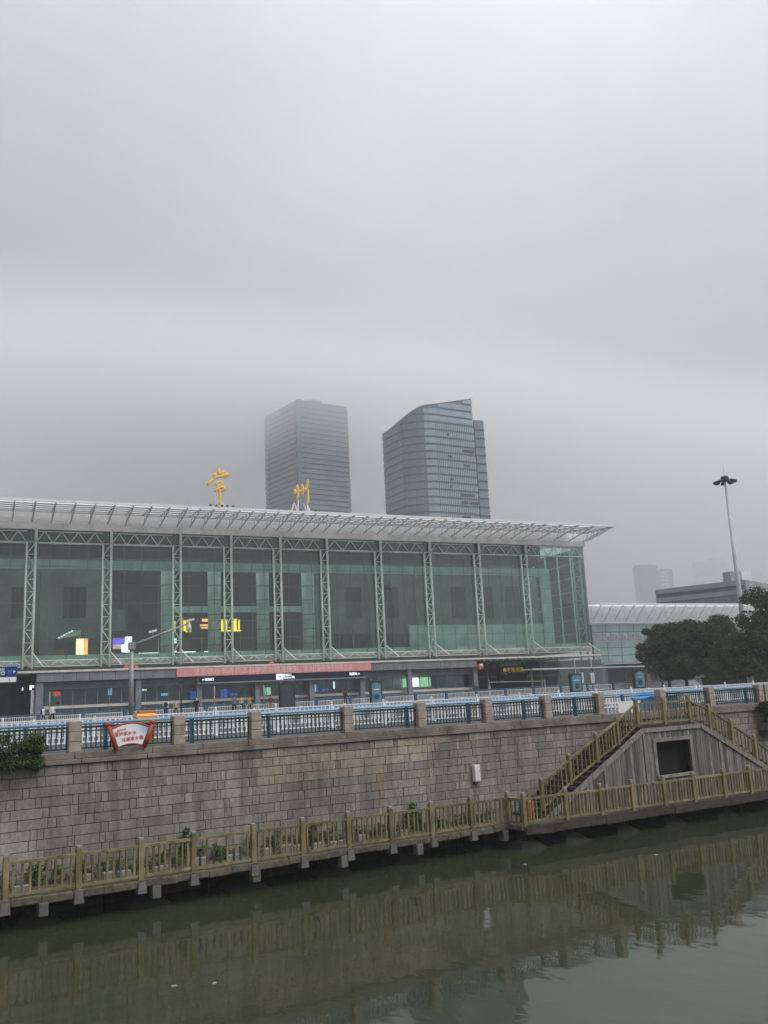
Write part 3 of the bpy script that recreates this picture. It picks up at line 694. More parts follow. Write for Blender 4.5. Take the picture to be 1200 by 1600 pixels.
MB().tube([(s_, 0, z_ + .03) for s_, z_ in topa], .028, 6).build('upper_bar', MATS['frame_red'], sg)
MB().tube([(s_, 0, z_ - .02) for s_, z_ in bota], .026, 6).build('lower_bar', MATS['frame_red'], sg)
a_, z_ = sp_(196, 1146.5); text('爱护家乡水', .135, MATS['letter_red'], sg, (a_, -.02, z_), 0, depth=.004).rotation_euler = (R(90), R(-4), 0)
a_, z_ = sp_(207, 1154.3); text('共建家乡美', .135, MATS['letter_red'], sg, (a_, -.02, z_), 0, depth=.004).rotation_euler = (R(90), R(-4), 0)
bs = MB()
for k in range(16):
    s_, z_ = sp_(rs.uniform(177, 196), 0); u_ = rs.random(); s_, z_ = sp_(177 + 19 * u_, 1141.5 - 2.5 * u_ + rs.uniform(-.5, 3) * (1 - .6 * u_)); rr_ = rs.uniform(.015, .03); y_ = -.0145 - k * .0006
    bs.add([(s_ + rr_ * math.cos(q_ * 1.047), y_, z_ + rr_ * math.sin(q_ * 1.047)) for q_ in range(6)], [tuple(range(6))])
bs.build('printed_blossom', MATS['petal_pink'], sg)

# orange bin behind the railing
s0, z0 = Wpx(211, 1128, 1.15); s1, z1 = Wpx(242, 1110, 1.15)
ob = thing('orange_bin', 'orange box shaped bin with sloped lid behind the red framed sign', 'bin', W(s0, 1.15, -.15), WA)
w_ = s1 - s0; h_ = z1 + .15
MB().bx(.06, w_ - .06, -.12, .16, .05, h_ - .42).build('stand', MATS['orange_dark'], ob)
MB().cham((w_ / 2, .02, h_ - .29), (w_, .42, .25), .02).build('body', MATS['orange_box'], ob)
MB().add([(-.01, -.20, h_ - .163), (w_ + .01, -.20, h_ - .163), (w_ + .01, .24, h_ - .163), (-.01, .24, h_ - .163), (.03, -.10, h_ - .08), (w_ - .03, -.10, h_ - .08), (w_ - .03, .16, h_ - .08), (.03, .16, h_ - .08)], [(0, 1, 5, 4), (1, 2, 6, 5), (2, 3, 7, 6), (3, 0, 4, 7), (4, 5, 6, 7), (3, 2, 1, 0)]).build('lid', MATS['orange_box'], ob)
MB().cham((w_ / 2 + .03, .03, h_ - .035), (w_ - .12, .2, .085), .015).build('handle', MATS['orange_dark'], ob)

# ================================================================== STATION HALL
Y0 = 120.0
hall = thing('station_hall', 'long green glass railway station hall with white upswept eave', 'station', (0, 0, 0))
col_x = [P(x, 950, Y0).x for x in (45, 165, 275, 355, 433, 507, 592, 670, 748, 822)]
col_x = [col_x[0] - 18.8, col_x[0] - 9.4] + col_x
XR = 92.6; XL = col_x[0] - 6
ZB, ZT = 7.55, 24.15
mul_x = []
for i in range(len(col_x)):
    nx = col_x[i + 1] if i + 1 < len(col_x) else XR
    for k in range(4): mul_x.append(col_x[i] + (nx - col_x[i]) * k / 4)
mul_x.append(XR)
rows = 7; rh = (ZT - ZB) / rows
PANES = {}
def pane_mesh(w):
    key = round(w, 3)
    if key not in PANES:
        PANES[key] = MB().box((0, 0, 0), (w - .05, .03, rh - .05)).mesh('glass_pane', MATS['hall_glass'])
    return PANES[key]
cnt = 0; left = MB()
for i in range(len(mul_x) - 1):
    w = mul_x[i + 1] - mul_x[i]; cx = (mul_x[i] + mul_x[i + 1]) / 2
    for r_ in range(rows):
        cz = ZB + (r_ + .5) * rh
        if cx > 1.2 and cnt < 300:
            o = link('glass_pane', pane_mesh(w), hall, (cx, Y0, cz)); o.rotation_euler = (rs.gauss(0, .009), 0, rs.gauss(0, .009)); cnt += 1
        else: left.box((cx, Y0, cz), (w - .05, .03, rh - .05))
left.build('far_panes', MATS['hall_glass'], hall)['kind'] = 'stuff'
# silicone joints / thin mullions
m_ = MB()
for x in mul_x: m_.bx(x - .022, x + .022, Y0 + .02, Y0 + .12, ZB, ZT)
for r_ in range(rows + 1): m_.bx(XL + 3, XR, Y0 + .025, Y0 + .09, ZB + r_ * rh - .02, ZB + r_ * rh + .02)
m_.build('glazing_bars', MATS['hall_wall'], hall)
# end wall (right) in glass with its bars
for j in range(8):
    for r_ in range(rows):
        link('side_pane', MB().box((0, 0, 0), (.03, 3.6, rh - .05)).mesh('side_pane', MATS['hall_glass']) if (j, r_) == (0, 0) else bpy.data.meshes['side_pane'], hall, (XR + .05, Y0 + 2 + j * 3.7, ZB + (r_ + .5) * rh))
m_ = MB()
for j in range(9): m_.bx(XR - .06, XR + .02, Y0 + .15 + j * 3.7, Y0 + .25 + j * 3.7, ZB, ZT)
for r_ in range(rows + 1): m_.bx(XR - .05, XR + .015, Y0 + .2, Y0 + 30, ZB + r_ * rh - .04, ZB + r_ * rh + .04)
m_.build('side_glazing_bars', MATS['green_steel'], hall)
# truss columns
def truss_mesh(z0, z1, w):
    a = MB().tube([(0, 0, z0), (0, 0, z1)], .14, 8).tube([(w, 0, z0), (w, 0, z1)], .17, 8)
    l = MB(); n_ = 10; h = (z1 - z0) / n_
    for k in range(n_):
        za, zb = z0 + k * h, z0 + (k + 1) * h
        l.tube([(0, 0, za), (w, 0, zb)] if k % 2 else [(w, 0, za), (0, 0, zb)], .06, 6); l.tube([(0, 0, zb), (w, 0, zb)], .05, 6)
    return a.mesh('truss_column', MATS['green_steel'], True), l.mesh('lacing', MATS['green_steel'], True)
TM = truss_mesh(ZB - 1.1, ZT - 1.7, 1.05)
TOPC = MB().tube([(1.05, 0, ZT - 1.7), (1.05, 0, ZT + .3)], .2, 8).mesh('chord', MATS['green_steel'], True)
STRUT = MB().tube([(1.05, -.15, ZB + .9), (2.2, -2.2, ZB - .9)], .075, 6).mesh('strut', MATS['roof_white'], True)
for x in col_x:
    c_ = link('truss_column', TM[0], hall, (x - .5, Y0 - .42, 0)); link('lacing', TM[1], c_); link('chord', TOPC, c_); link('strut', STRUT, c_)
TM2 = truss_mesh(1.5, ZT, 1.5)
c_ = link('truss_column', TM2[0], hall, (XR - 1.9, Y0 + .6, 0)); link('lacing', TM2[1], c_); link('strut', STRUT, c_)
# lattice beams under the eave, one per bay, and at the foot
for i in range(len(col_x)):
    xa = col_x[i] + .55; xb = (col_x[i + 1] if i + 1 < len(col_x) else XR) - .5
    a = MB(); za, zb = ZT - 1.75, ZT - .25
    a.tube([(xa, 0, za), (xb, 0, za)], .13, 6).tube([(xa, 0, zb), (xb, 0, zb)], .10, 6)
    n_ = max(6, 2 * round((xb - xa) / 2.3))
    for k in range(n_):
        p0, p1 = xa + (xb - xa) * k / n_, xa + (xb - xa) * (k + 1) / n_
        a.tube([(p0, 0, za if k % 2 == 0 else zb), (p1, 0, zb if k % 2 == 0 else za)], .075, 6)
    a.build('lattice_beam', MATS['green_steel'], hall, (0, Y0 - .2, 0), smooth_=True)
    a = MB(); za, zb = ZB - .85, ZB - .12
    a.tube([(xa - .5, 0, za), (xb, 0, za)], .07, 6).tube([(xa - .5, 0, zb), (xb, 0, zb)], .09, 6)
    for k in range(n_):
        p0, p1 = xa + (xb - xa) * k / n_, xa + (xb - xa) * (k + 1) / n_
        a.tube([(p0, 0, za if k % 2 == 0 else zb), (p1, 0, zb if k % 2 == 0 else za)], .06, 6)
    a.build('foot_lattice', MATS['green_steel'], hall, (0, Y0 - .25, 0), smooth_=True)
MB().bx(XL, XR, Y0 + .2, Y0 + .5, ZB - .15, ZB + .55).build('foot_band', MATS['band_green'], hall)
MB().bx(XL, XR, Y0 + .1, Y0 + 30, ZB - .7, ZB - .2).build('hall_floor', MATS['hall_floor'], hall)
# inner frame of the concourse
YI = 121.7
zi1, zi0 = P(300, 878, YI).z, P(300, 892, YI).z
xi = P(850, 950, YI).x; xi2 = P(863, 950, YI).x
for i in range(12):
    a_ = XL + (xi2 - XL) * i / 12; b_ = XL + (xi2 - XL) * (i + 1) / 12
    MB().bx(a_ + .02, b_ - .02, YI, YI + .6, zi0, zi1).build('beam_panel', MATS['band_green'], hall)
MB().bx(xi, xi2, YI + .01, YI + .7, ZB - .19, zi0 - .01).build('pilaster', MATS['band_green'], hall)
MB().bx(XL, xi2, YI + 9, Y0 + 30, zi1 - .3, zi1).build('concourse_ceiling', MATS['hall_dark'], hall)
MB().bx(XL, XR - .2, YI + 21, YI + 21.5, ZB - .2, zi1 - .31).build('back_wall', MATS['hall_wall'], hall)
MB().bx(XL, XR - 8, Y0 + 1.0, Y0 + 1.15, zi1 + .25, 26.6).build('added_dark_baffle', MATS['hall_dark'], hall)  # added dark panel: keeps the bright roof out of the top glass row
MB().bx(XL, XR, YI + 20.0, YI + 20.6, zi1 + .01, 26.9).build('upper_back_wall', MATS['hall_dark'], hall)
# dark windows in flank walls standing nearer
flank = [(-40, 178), (500, 640), (640, 850)]
YW = 129.0
for x0, x1 in ((-60, 172), (508, 842)):
    xa, xb = P(x0, 950, YW).x, P(x1, 950, YW).x
    MB().bx(xa, xb, YW, YW + .5, P(300, 995, YW).z, zi1 - .31).build('flank_wall', MATS['hall_wall'], hall)
for x0, x1 in ((18, 41), (99, 134), (541, 565), (600, 622), (705, 727), (790, 812), (752, 770)):
    o = MB(); a_, b_ = P(x0, 940, YW).x, P(x1, 940, YW).x; z0, z1 = P(x0, 966, YW).z, P(x0, 917, YW).z
    o.bx(a_, b_, YW - .06, YW - .01, z0, z1); wn = o.build('window', MATS['hall_dark'], hall)
    q = MB()
    for k in range(1, 4): q.bx(a_ + (b_ - a_) * k / 4 - .04, a_ + (b_ - a_) * k / 4 + .04, YW - .10, YW - .062, z0, z1)
    q.build('window_bars', MATS['canopy_dark'], wn)
for x0, x1 in ((62, 86), (475, 500), (575, 592), (648, 668), (735, 745)):
    MB().bx(P(x0, 950, YW).x, P(x1, 950, YW).x, YW - .7, YW - .11, ZB - .19, zi1 - .32).build('pier', MATS['hall_wall'], hall)
# solid balcony fronts
MB().bx(P(640, 995, 122.6).x, xi - .05, 122.4, 122.7, ZB - .19, P(740, 976, 122.6).z).build('balcony_front', MATS['band_green'], hall)
MB().bx(XL, P(44, 995, 122.6).x, 122.4, 122.7, ZB - .19, P(20, 984, 122.6).z).build('balcony_front', MATS['hall_wall'], hall)
MB().bx(P(172, 955, 127).x, P(197, 955, 127).x, 127, 127.4, P(185, 985, 127).z, P(185, 953, 127).z).build('wall_panel', MATS['hall_wall'], hall)
YC = 123.8
for x in (262, 335, 411, 482):
    p = P(x, 960, YC); MB().tube([(0, 0, ZB - .21), (0, 0, zi1 - .31)], .92, 20).build('round_column', MATS['hall_column'], hall, (p.x, YC, 0), smooth_=True)
    q = MB()
    for k in range(6): q.tube([(0, 0, ZB + 1.6 + k * 2.1), (0, 0, ZB + 1.68 + k * 2.1)], .935, 20)
    q.build('column_joint', MATS['hall_wall'], hall, (p.x, YC, 0), smooth_=True)
zg1, zg0 = P(375, 947, YC).z, P(375, 956, YC).z
MB().bx(P(262, 950, YC + 1).x, P(482, 950, YC + 1).x, YC + .2, YC + .8, zg0, zg1).build('gallery_beam', MATS['band_green'], hall)
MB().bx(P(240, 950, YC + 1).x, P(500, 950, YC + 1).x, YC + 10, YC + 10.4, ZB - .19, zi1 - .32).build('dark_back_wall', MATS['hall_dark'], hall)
# steel eave
YE, ZE = 112.0, 26.42
MB().prism([(YE, ZE - .30), (YE, ZE), (YE + .3, ZE + .03), (YE + .3, ZE - .30)], 'x', XL - 4, XR + .8).build('edge_trim', MATS['roof_white'], hall)
em = bpy.data.materials.new('eave_polycarbonate'); em.use_nodes = True; t = em.node_tree; t.nodes.clear(); o = t.nodes.new('ShaderNodeOutputMaterial')
df = t.nodes.new('ShaderNodeBsdfDiffuse'); df.inputs[0].default_value = (.72, .72, .72, 1); tl_ = t.nodes.new('ShaderNodeBsdfTranslucent'); tl_.inputs[0].default_value = (.90, .90, .90, 1)
mx = t.nodes.new('ShaderNodeMixShader'); mx.inputs[0].default_value = .75; t.links.new(df.outputs[0], mx.inputs[1]); t.links.new(tl_.outputs[0], mx.inputs[2]); t.links.new(mx.outputs[0], o.inputs[0])
for i in range(-2, 40):
    a_ = i * 2.4 - 6; b_ = min(a_ + 2.38, XR + .75)
    if b_ > a_: MB().add([(a_, Y0 + .01, 26.73), (b_, Y0 + .01, 26.73), (b_, Y0 + 32, 27.6), (a_, Y0 + 32, 27.6)], [(0, 1, 2, 3)]).build('roof_panel', em, hall)  # unseen hall roof, made translucent to bring top light into the hall
    if b_ > a_: MB().add([(a_, YE + .31, ZE - .02), (b_, YE + .31, ZE - .02), (b_, Y0 - .01, 26.72), (a_, Y0 - .01, 26.72)], [(0, 1, 2, 3)]).build('eave_panel', em, hall)
MB().bx(XL - 4, XR + .2, Y0 - .55, Y0 + .02, ZT - .02, ZT + .85).build('fascia', MATS['fascia_grey'], hall)
q = MB()
for k in range(5):
    yy = YE + 1.3 + k * 1.45; q.bx(XL - 4, XR + .6, yy - .06, yy + .06, 26.02 + k * .06, 26.18 + k * .06)
q.build('purlins', MATS['rib_grey'], hall)
q = MB().tube([(XL - 4, Y0 - .35, ZT + 1.45), (XR + .2, Y0 - .35, ZT + 1.45)], .07, 6).tube([(XL - 4, Y0 - 1.2, ZT + 1.1), (XR + .2, Y0 - 1.2, ZT + 1.1)], .05, 6)
q.build('eave_rail', MATS['roof_white'], hall)
MB().bx(XL - 4, XR + .2, Y0 + .05, Y0 + .25, ZT + .6, 26.7).build('back_closure', MATS['roof_white'], hall)
rib = MB()
zf = ZT + .9
rib.tube([(0, YE + .35, ZE - .22), (0, YE + 3.5, ZE - .75), (0, Y0 - .5, zf)], [.07, .1, .1], 6)
rib.tube([(0, YE + .3, ZE - .25), (0, Y0 - .3, ZE + .05)], .08, 6)
for a_ in (.35, .6, .82):
    y_ = YE + (Y0 - YE) * a_; zl = ZE - .22 + (zf - ZE + .22) * max(0, a_) * .95; rib.tube([(0, y_, zl), (0, y_ - .7, ZE - .1)], .05, 5)
RIB = rib.mesh('eave_rib', MATS['rib_grey'])
xs_rib = []
for i in range(len(mul_x) - 1): xs_rib.append(mul_x[i])
for x in xs_rib + [XR - .1, XR + .55]:
    link('eave_rib', RIB, hall, (x, 0, 0))
q = MB()
for i in range(len(xs_rib) - 1):                # lace between ribs above the fascia
    a_, b_ = xs_rib[i], xs_rib[i + 1]; m2 = (a_ + b_) / 2
    q.tube([(a_, Y0 - .4, zf), (m2, Y0 - .6, ZT + 1.5)], .045, 5).tube([(m2, Y0 - .6, ZT + 1.5), (b_, Y0 - .4, zf)], .045, 5)
q.build('eave_lacing', MATS['roof_white'], hall)
# lit shops on the concourse: flat signs and screens
def lit(name, x0, y0, x1, y1, Y, m, par, th=.12):
    a_, b_ = P(x0, (y0 + y1) / 2, Y), P(x1, (y0 + y1) / 2, Y); xm = (x0 + x1) / 2
    return MB().bx(a_.x, b_.x, Y, Y + th, P(xm, y1, Y).z, P(xm, y0, Y).z).build(name, MATS[m], par)
def shop(name, label, cat): return thing(name, label, cat)
YS = 130.0
sg = shop('shop_sign', 'dark shop sign with glowing yellow bars and red caps inside the glass hall', 'sign')
lit('board', 266, 962, 381, 990, YS, 'hall_dark', sg)
for x0, x1, y0, y1 in ((272, 274, 970, 986), (282, 285, 969, 986), (287, 291, 969, 986), (294, 297.5, 969, 985), (345, 349, 968, 984), (353, 356, 968, 985), (365, 370, 967, 985), (372.5, 375, 968, 985)):
    lit('yellow_bar', x0, y0, x1, y1, YS - .14, 'glow_yellow', sg)
lit('red_cap', 281, 966, 287, 969, YS - .15, 'glow_red', sg); lit('red_cap', 361, 966, 366, 969, YS - .15, 'glow_red', sg)
lit('yellow_base', 290, 985.5, 299, 987.5, YS - .15, 'glow_yellow', sg); lit('yellow_base', 345, 984.5, 377, 986.5, YS - .16, 'glow_yellow', sg)
for y_, w_, h_ in ((969, 10, 4), (977, 16, 2.4), (981, 14, 1.6)):
    lit('orange_line', 320 - w_ / 2 + 1, y_ - h_ / 2, 320 + w_ / 2 + 1, y_ + h_ / 2, YS - .15, 'glow_orange', sg)
c_ = shop('shop_screen', 'glowing violet and white advertising screen inside the hall', 'screen')
lit('violet_panel', 176.5, 997, 195, 1007, YS, 'glow_violet', c_); lit('pink_panel', 176.5, 1007.2, 190, 1014, YS, 'glow_pink', c_); lit('white_panel', 190.3, 1007.2, 195, 1019, YS, 'glow_white', c_)
lit('side_panel', 195.5, 995, 206, 1019, YS - .2, 'glow_white', c_)
c_ = shop('lit_shop', 'warm lit shop doorway with a row of ceiling lamps in the hall', 'shop')
lit('lit_wall', 119, 993, 131, 1029, YS - .6, 'glow_warm', c_); lit('orange_poster', 132, 994, 137, 1025, YS - .6, 'glow_orange', c_)
lit('counter', 72, 1015, 100, 1029, YS - 1, 'orange_dark', c_)
a_, b_ = P(91, 997, YS - 2), P(131, 984, YS - .8)
MB().add([(P(91, 998, YS - 2.5).x, YS - 2.5, P(91, 998, YS - 2.5).z), (P(131, 992, YS - .8).x, YS - .8, P(131, 992, YS - .8).z), (P(131, 984, YS - .8).x, YS - .8, P(131, 984, YS - .8).z), (P(112, 985, YS - 2.5).x, YS - 2.5, P(112, 985, YS - 2.5).z)], [(0, 1, 2, 3)]).build('lit_ceiling', MATS['band_green'], c_)
for k in range(6):
    p = P(92 + k * 4.1, 996.5 - k * 2.1, YS - 2.7); MB().box(p, (.22, .1, .12)).build('lamp', MATS['led_white'], c_)
c_ = shop('lit_counter', 'white glowing service counter behind the traffic pole inside the hall', 'counter'); lit('glow_panel', 217, 1020, 249, 1030, YS, 'glow_white', c_); lit('red_sign', 216, 1021, 225, 1024, YS - .2, 'glow_red', c_); lit('desk', 222, 1025, 236, 1031, YS - .3, 'hall_wall', c_)
c_ = shop('lit_counter', 'white glowing service counter between the round columns inside the hall', 'counter'); lit('glow_panel', 279, 1018, 327, 1030, YS, 'glow_white', c_); lit('glow_panel', 346, 1018, 350, 1027, YS, 'glow_white', c_); lit('desk', 306, 1015, 319, 1026, YS - .3, 'hall_dark', c_); lit('desk', 285, 1024, 300, 1031, YS - .3, 'hall_wall', c_)
c_ = tag(lit('lamp_panel', 271, 997, 276, 1000, YS - 2, 'led_white', None), 'small bright ceiling lamp beside a truss column in the hall', 'lamp')
c_ = tag(lit('lamp_panel', 271, 1002, 276, 1005, YS - 2, 'led_white', None), 'small bright lamp just below another beside a truss column', 'lamp')
c_ = tag(lit('lamp_panel', 271, 1017, 276, 1020, YS - 2, 'led_white', None), 'lowest of three small bright lamps beside a truss column', 'lamp')

# ------------------------------------------------------------------ big gold roof characters
def brush(name, strokes, parent, Y):
    for st_ in strokes:
        pts = [P(300 + u / 6, 710 + v / 6, Y) for u, v, w in st_]; ws = [w / 6 * 125 / F_PX / 2 * 1.12 for u, v, w in st_]
        # resample smoothly
        rp, rw = [], []
        for i in range(len(pts) - 1):
            for k in range(4):
                a_ = k / 4; p0 = pts[max(i - 1, 0)]; p1 = pts[i]; p2 = pts[i + 1]; p3 = pts[min(i + 2, len(pts) - 1)]
                rp.append(.5 * ((2 * p1) + (p2 - p0) * a_ + (2 * p0 - 5 * p1 + 4 * p2 - p3) * a_ * a_ + (3 * p1 - p0 - 3 * p2 + p3) * a_ ** 3)); rw.append(ws[i] + (ws[i + 1] - ws[i]) * a_)
        rp.append(pts[-1]); rw.append(ws[-1])
        MB().tube(rp, rw, 8, flat=(0, 1, 0)).build(name, MATS['gold'], parent, smooth_=True)
YG = 113.2
ch = thing('roof_character', 'big gold calligraphic character for chang standing on the roof edge', 'roof sign')
brush('brush_stroke', [
    [(256, 128, 8), (252, 150, 30), (248, 185, 26)], [(203, 178, 14), (212, 192, 34), (206, 214, 20)], [(298, 152, 12), (288, 170, 28), (270, 192, 18)],
    [(150, 292, 20), (158, 268, 36), (185, 243, 20), (235, 215, 24), (290, 202, 30), (325, 190, 32), (330, 205, 24), (296, 216, 14)],
    [(268, 248, 14), (240, 268, 22), (222, 290, 18)], [(238, 262, 14), (272, 258, 22), (278, 276, 22), (250, 298, 22), (232, 312, 18)],
    [(212, 352, 14), (222, 335, 26), (258, 314, 24), (292, 308, 28), (302, 326, 26), (280, 344, 26), (268, 340, 10)],
    [(240, 280, 14), (246, 310, 20), (258, 350, 24), (261, 420, 24), (260, 462, 20), (258, 474, 8)]], ch, YG)
for u0, v0, u1, v1 in ((212, 412, 234, 474), (278, 458, 306, 488), (258, 470, 258, 490)):
    MB().tube([P(300 + u0 / 6, 710 + v0 / 6, YG + .5), P(300 + u1 / 6, 710 + (v1 + 4) / 6, YG + .2)], .09, 6).build('support', MATS['white_paint'], ch)
ch = thing('roof_character', 'big gold calligraphic character for zhou standing on the roof edge', 'roof sign')
brush('brush_stroke', [
    [(968, 322, 10), (962, 345, 22), (966, 372, 16)], [(990, 284, 10), (988, 310, 26), (996, 350, 20), (990, 400, 20), (984, 428, 12)],
    [(966, 374, 12), (980, 348, 18), (1004, 336, 18), (1012, 352, 12)], [(1032, 276, 8), (1032, 305, 26), (1040, 350, 20), (1040, 392, 14)],
    [(1012, 348, 10), (1040, 334, 16), (1066, 322, 18), (1076, 300, 14)], [(1084, 238, 16), (1086, 262, 22), (1078, 300, 20), (1086, 360, 20), (1088, 420, 22), (1080, 462, 22), (1076, 470, 10)]], ch, YG)
for u0, v0, u1, v1 in ((996, 425, 994, 522), (958, 455, 984, 522), (1084, 470, 1084, 524), (1046, 462, 1072, 524), (1092, 500, 1104, 528), (950, 470, 938, 520)):
    MB().tube([P(300 + u0 / 6, 710 + v0 / 6, YG + .5), P(300 + u1 / 6, 710 + (v1 + 4) / 6, YG + .2)], .1, 6).build('support', MATS['white_paint'], ch)
for i, (x, y) in enumerate(((329, 789.5), (338, 790.5), (347, 790.8), (355, 791), (364, 791.5), (470, 797), (493, 798.5))):
    p = P(x, y, YG); z = 26.52 + .01 * 0
    o = MB().cham((0, 0, .16), (.32, .3, .2), .03).tube([(0, 0, 0), (0, 0, .1)], .04, 6).build('roof_floodlight', MATS['dark_metal'], None, (p.x, YG, p.z - .12))
    tag(o, 'small dark floodlight on the roof edge, ' + ordinal(i) + ' from the left', 'floodlight', 'roof floodlights')

# ================================================================== low entrance building and long canopy
YF0 = 104.0
ent = thing('entrance_building', 'low grey panelled entrance building with glass front before the station', 'building')
zS1, zS0 = 5.52, 5.30
xe0, xe1 = P(57, 1060, YF0).x, P(745, 1035, YF0).x
MB().bx(-30, P(938, 1025, YF0).x, YF0 - .16, Y0 - .7, zS0, zS1).build('canopy_slab', MATS['cream'], ent)
nP = 40
for i in range(nP):
    a_ = xe0 + (xe1 - xe0) * i / nP; b_ = xe0 + (xe1 - xe0) * (i + 1) / nP
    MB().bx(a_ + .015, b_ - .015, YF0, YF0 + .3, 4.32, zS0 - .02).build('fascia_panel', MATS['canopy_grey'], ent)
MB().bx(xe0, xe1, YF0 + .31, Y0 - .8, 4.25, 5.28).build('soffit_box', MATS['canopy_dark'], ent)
MB().bx(xe0 + .05, xe1 - .05, YF0 + 1.0, YF0 + 1.3, 3.5, 4.24).build('lintel', MATS['canopy_grey'], ent)
zs = lambda x: 3.5
nG = 42
GP = None
for i in range(nG):
    a_ = xe0 + (xe1 - xe0) * i / nG; b_ = xe0 + (xe1 - xe0) * (i + 1) / nG
    if GP is None: GP = MB().box((0, 0, 0), (b_ - a_ - .08, .03, 3.4)).mesh('glass_pane', MATS['shop_glass'])
    link('glass_pane', GP, ent, ((a_ + b_) / 2, YF0 + 1.6, 1.78))
    MB().bx(a_ - .04, a_ + .04, YF0 + 1.55, YF0 + 1.68, 0, 3.49).build('mullion', MATS['steel_grey'], ent)
MB().bx(xe0, xe1, YF0 + 1.40, YF0 + 1.50, 1.42, 1.72).build('cream_band', MATS['cream'], ent)
MB().bx(xe0, xe1, YF0 + 4, YF0 + 4.2, -.1, 4.2).build('inner_wall', MATS['fascia_grey'], ent)
MB().bx(xe0, xe1, YF0 + 1.0, YF0 + 4.0, -.3, .08).build('inner_floor', MATS['paving'], ent)
MB().bx(xe0 - .02, xe0 + .75, YF0 + .2, YF0 + .9, -.2, 4.24).build('pillar', MATS['canopy_grey'], ent)
for x in (216, 311, 402, 487, 566, 641, 744):
    a_ = P(x, 1085, YF0 + .5).x; MB().bx(a_ - .3, a_ + .3, YF0 + .25, YF0 + .85, -.2, 4.24).build('pillar', MATS['canopy_grey'], ent)
MB().bx(-30, P(131 / 4, 1090, YF0 + 8).x - 1, YF0 + 9, YF0 + 9.3, -.2, 5.25).build('left_back_wall', MATS['canopy_dark'], ent)
MB().bx(-30, xe0, YF0 + 9.31, YF0 + 9.5, -.2, 5.25).build('left_inner_wall', MATS['office_dark'], ent)
# glass entrance on the right under the canopy
for i in range(9):
    a_ = xe1 + .8 + i * 3.1
    link('glass_pane', bpy.data.meshes.get('entry_pane') or MB().box((0, 0, 0), (3.02, .03, 5.0)).mesh('entry_pane', MATS['hall_glass']), ent, (a_ + 1.5, YF0 + 9, 2.7))
    MB().bx(a_ - .06, a_ + .06, YF0 + 8.9, YF0 + 9.15, 0, 5.28).build('mullion', MATS['green_steel'], ent)
MB().bx(xe1, XR, YF0 + 14, YF0 + 14.3, 0, 5.28).build('inner_wall', MATS['hall_dark'], ent)
BULB = MB().tube([(0, 0, -.02), (0, 0, -.1), (0, 0, -.26)], [.05, .11, .07], 8).mesh('bulb', MATS['white_paint'], True)
for k in range(19): link('bulb', BULB, ent, (xe1 + 1.2 + k * 1.02, YF0 + .1, zS0))
def onfront(name, label, cat, x0, y0, x1, y1, Y, m, th=.15, group=None):
    o = thing(name, label, cat); lit('panel', x0, y0, x1, y1, Y, m, o, th); return o
def rectpx(xa, ya, xb, yb, Y): a_ = P(xa, ya, Y); b_ = P(xb, yb, Y); return a_, b_
# banner
bn = thing('red_banner', 'long faded red slogan banner with white characters on the grey fascia', 'banner')
a_, b_ = P(276, 1048, YF0 - .1), P(579, 1037, YF0 - .1)
MB().bx(a_.x, b_.x, YF0 - .19, YF0 - .03, 4.36, 5.26).build('cloth', MATS['banner_red'], bn)
for body, x, y in (('坚定信心', 323, 1046), ('同舟共济', 366, 1044), ('科学防治', 408, 1042.5), ('精准施策', 447, 1041), ('坚决打赢疫情防控阻击战', 512, 1039)):
    p = P(x, y, YF0 - .1); text(body, .84, MATS['banner_text'], bn, (p.x, YF0 - .205, 4.80), sx=.93 if len(body) == 4 else .70)
ld = thing('led_sign', 'dark navy station sign with white train icon under the red banner', 'sign')
a_, b_ = P(313, 1061, YF0), P(566, 1049, YF0)
MB().bx(a_.x, b_.x, YF0 - .32, YF0 + .22, 3.62, 4.30).build('sign_box', MATS['led_navy'], ld)
MB().bx(a_.x - .4, b_.x + .4, YF0 - .36, YF0 + .9, 3.44, 3.60).build('sign_ledge', MATS['canopy_grey'], ld)
yy = YF0 - .34
ic = P(437, 1053, yy).x
MB().bx(ic - .42, ic + .42, yy, yy + .02, 3.66, 4.28).build('icon_plate', MATS['led_white'], ld)
MB().bx(ic - .22, ic + .22, yy - .012, yy - .003, 3.86, 4.20).build('icon_train', MATS['led_navy'], ld)
MB().bx(ic - .15, ic + .15, yy - .02, yy - .013, 4.02, 4.14).build('icon_window', MATS['led_white'], ld)
for q_ in (-1, 1): MB().bx(ic + q_ * .22 - .06, ic + q_ * .22 + .06, yy - .012, yy - .003, 3.70, 3.80).build('icon_rail', MATS['led_navy'], ld)
text('进站口', .36, MATS['led_white'], ld, (P(447.5, 1053, yy).x + .1, yy, 4.10)); text('Entrance', .24, MATS['led_white'], ld, (P(447.5, 1053, yy).x + .1, yy, 3.80)); text('(B)', .34, MATS['led_white'], ld, (P(456, 1053, yy).x + .15, yy, 3.86))
text('←出站口', .36, MATS['led_white'], ld, (P(325, 1061, yy).x, yy, 3.93)); text('售票处→', .36, MATS['led_white'], ld, (P(554, 1050, yy).x, yy, 3.97))
